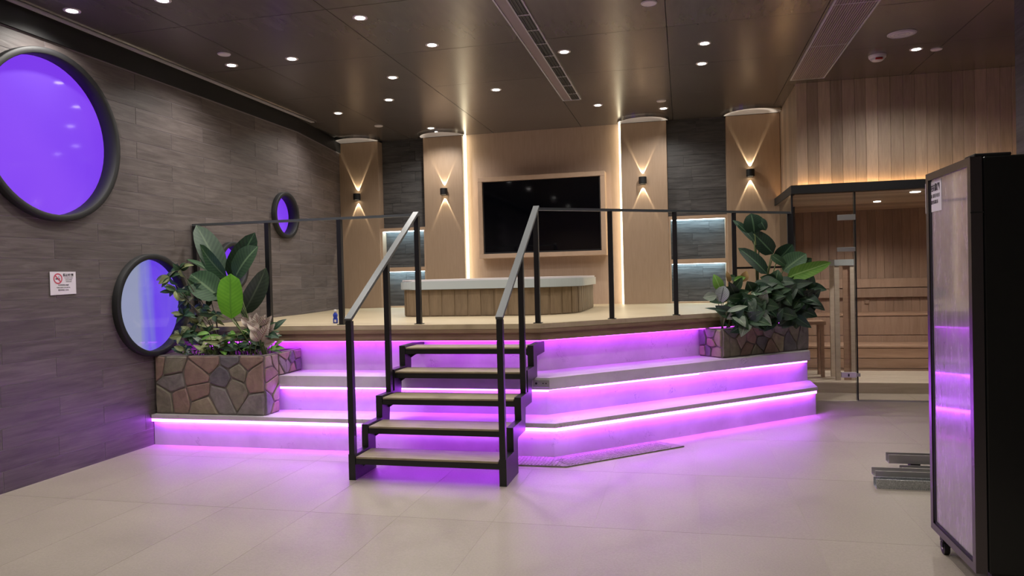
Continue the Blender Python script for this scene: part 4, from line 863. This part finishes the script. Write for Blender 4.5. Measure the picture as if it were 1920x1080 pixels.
def disc(nm, x, y, r, lab, cat, th=0.008, ring=True):
    p = atZ(x, y, H); t = empty(nm, (p.x, p.y, H), lab, cat)
    bm = bmesh.new(); lathe(bm, (p.x, p.y, H), [(0, -th), (r*0.9, -th), (r, -th*0.5), (r, 0)], 32); bm_obj('cover', bm, M['white'], t, False)
    bm = bmesh.new(); lathe(bm, (p.x, p.y, H), [(r*0.86, -th-0.001), (r*0.9, -th-0.002), (r*0.94, -th)], 32); bm_obj('rim', bm, M['cap'], t, True); return t, p
disc('ceiling_disc', 420, 101, 0.055, 'unlit pale disc on the ceiling beside the left downlight', 'ceiling disc')
disc('ceiling_disc', 710, 236, 0.055, 'farthest unlit pale disc on the ceiling, before the dark tiled bay', 'ceiling disc')
disc('ceiling_disc', 1217, 5, 0.06, 'unlit pale disc at the top edge of the photo', 'ceiling disc')
disc('ceiling_disc', 1240, 189, 0.055, 'unlit pale disc just before the downlight above the third pilaster', 'ceiling disc')
disc('ceiling_disc', 1756, 92, 0.05, 'small unlit pale disc right of the rightmost downlight', 'ceiling disc')
sp_, p = disc('ceiling_speaker', 1691, 63, 0.115, 'large round white ceiling speaker near the sauna corner', 'speaker')
for r in (0.03, 0.06, 0.09):
    bm = bmesh.new(); lathe(bm, (p.x, p.y, H), [(r-0.003, -0.008), (r, -0.0105), (r+0.003, -0.008)], 28); bm_obj('grille_ring', bm, M['cap'], sp_, True)
p = atZ(1645, 104, H); sd = empty('smoke_detector', (p.x, p.y, H), 'white smoke detector with a red mark, on the ceiling before the sauna', 'smoke detector')
bm = bmesh.new(); lathe(bm, (p.x, p.y, H), [(0, -0.055), (0.045, -0.052), (0.06, -0.035), (0.075, -0.022), (0.078, 0)], 28); bm_obj('housing', bm, M['white'], sd, True)
bm = bmesh.new(); lathe(bm, (p.x, p.y, H), [(0.052, -0.047), (0.0635, -0.036), (0.066, -0.031)], 28); bm_obj('slot_ring', bm, M['cap'], sd, True)
B('red_mark', (p.x-0.03, p.y-0.066, H-0.05), (p.x+0.03, p.y-0.05, H-0.036), M['red'], sd)
# vents
v1 = empty('ceiling_vent', (-1.19, 6, H), 'long narrow slot vent running along the ceiling left of centre', 'vent')
VX0, VX1, VY1, VY0 = -1.295, -1.085, 8.25, 3.2
B('plate', (VX0+0.012, VY0, H-0.006), (-1.195, VY1, H+0.001), plain('mauve_vent_plate', (126, 110, 112), 0.4), v1)
B('slot', (-1.195, VY0, H-0.004), (VX1-0.012, VY1, H+0.001), M['matteblack'], v1)
for x in (VX0, VX1-0.012, -1.2): B('edge_trim', (x, VY0, H-0.014), (x+0.012, VY1, H), M['cap'], v1)
B('end_trim', (VX0, VY1, H-0.014), (VX1, VY1+0.012, H), M['cap'], v1)
yy = VY0+0.1
while yy < VY1: B('blade_bracket', (-1.188, yy, H-0.010), (VX1-0.012, yy+0.02, H-0.004), M['cap'], v1); yy += 0.36
for k in range(3): B('slat', (-1.175+k*0.028, VY0, H-0.010), (-1.170+k*0.028, VY1, H-0.004), M['trim'], v1)
v2 = empty('ceiling_vent', (1.3, 6, H), 'wide louvred return vent on the ceiling leading to the sauna', 'vent')
B('frame', (1.135, 3.2, H-0.012), (1.15, 8.17, H), M['cap'], v2); B('frame', (1.46, 3.2, H-0.012), (1.475, 8.17, H), M['cap'], v2); B('frame', (1.135, 8.17, H-0.012), (1.475, 8.185, H), M['cap'], v2)
B('backing', (1.15, 3.2, H-0.003), (1.46, 8.17, H+0.001), plain('vent_backing', (96, 82, 82), 0.5), v2)
lm = plain('vent_louvre', (150, 134, 132), 0.4)
for k in range(16): B('louvre', (1.158+k*0.0188, 3.2, H-0.010), (1.168+k*0.0188, 8.17, H-0.003), lm, v2)
for y in (5.95, 7.0): B('joint', (1.15, y, H-0.0115), (1.46, y+0.012, H-0.010), M['cap'], v2)
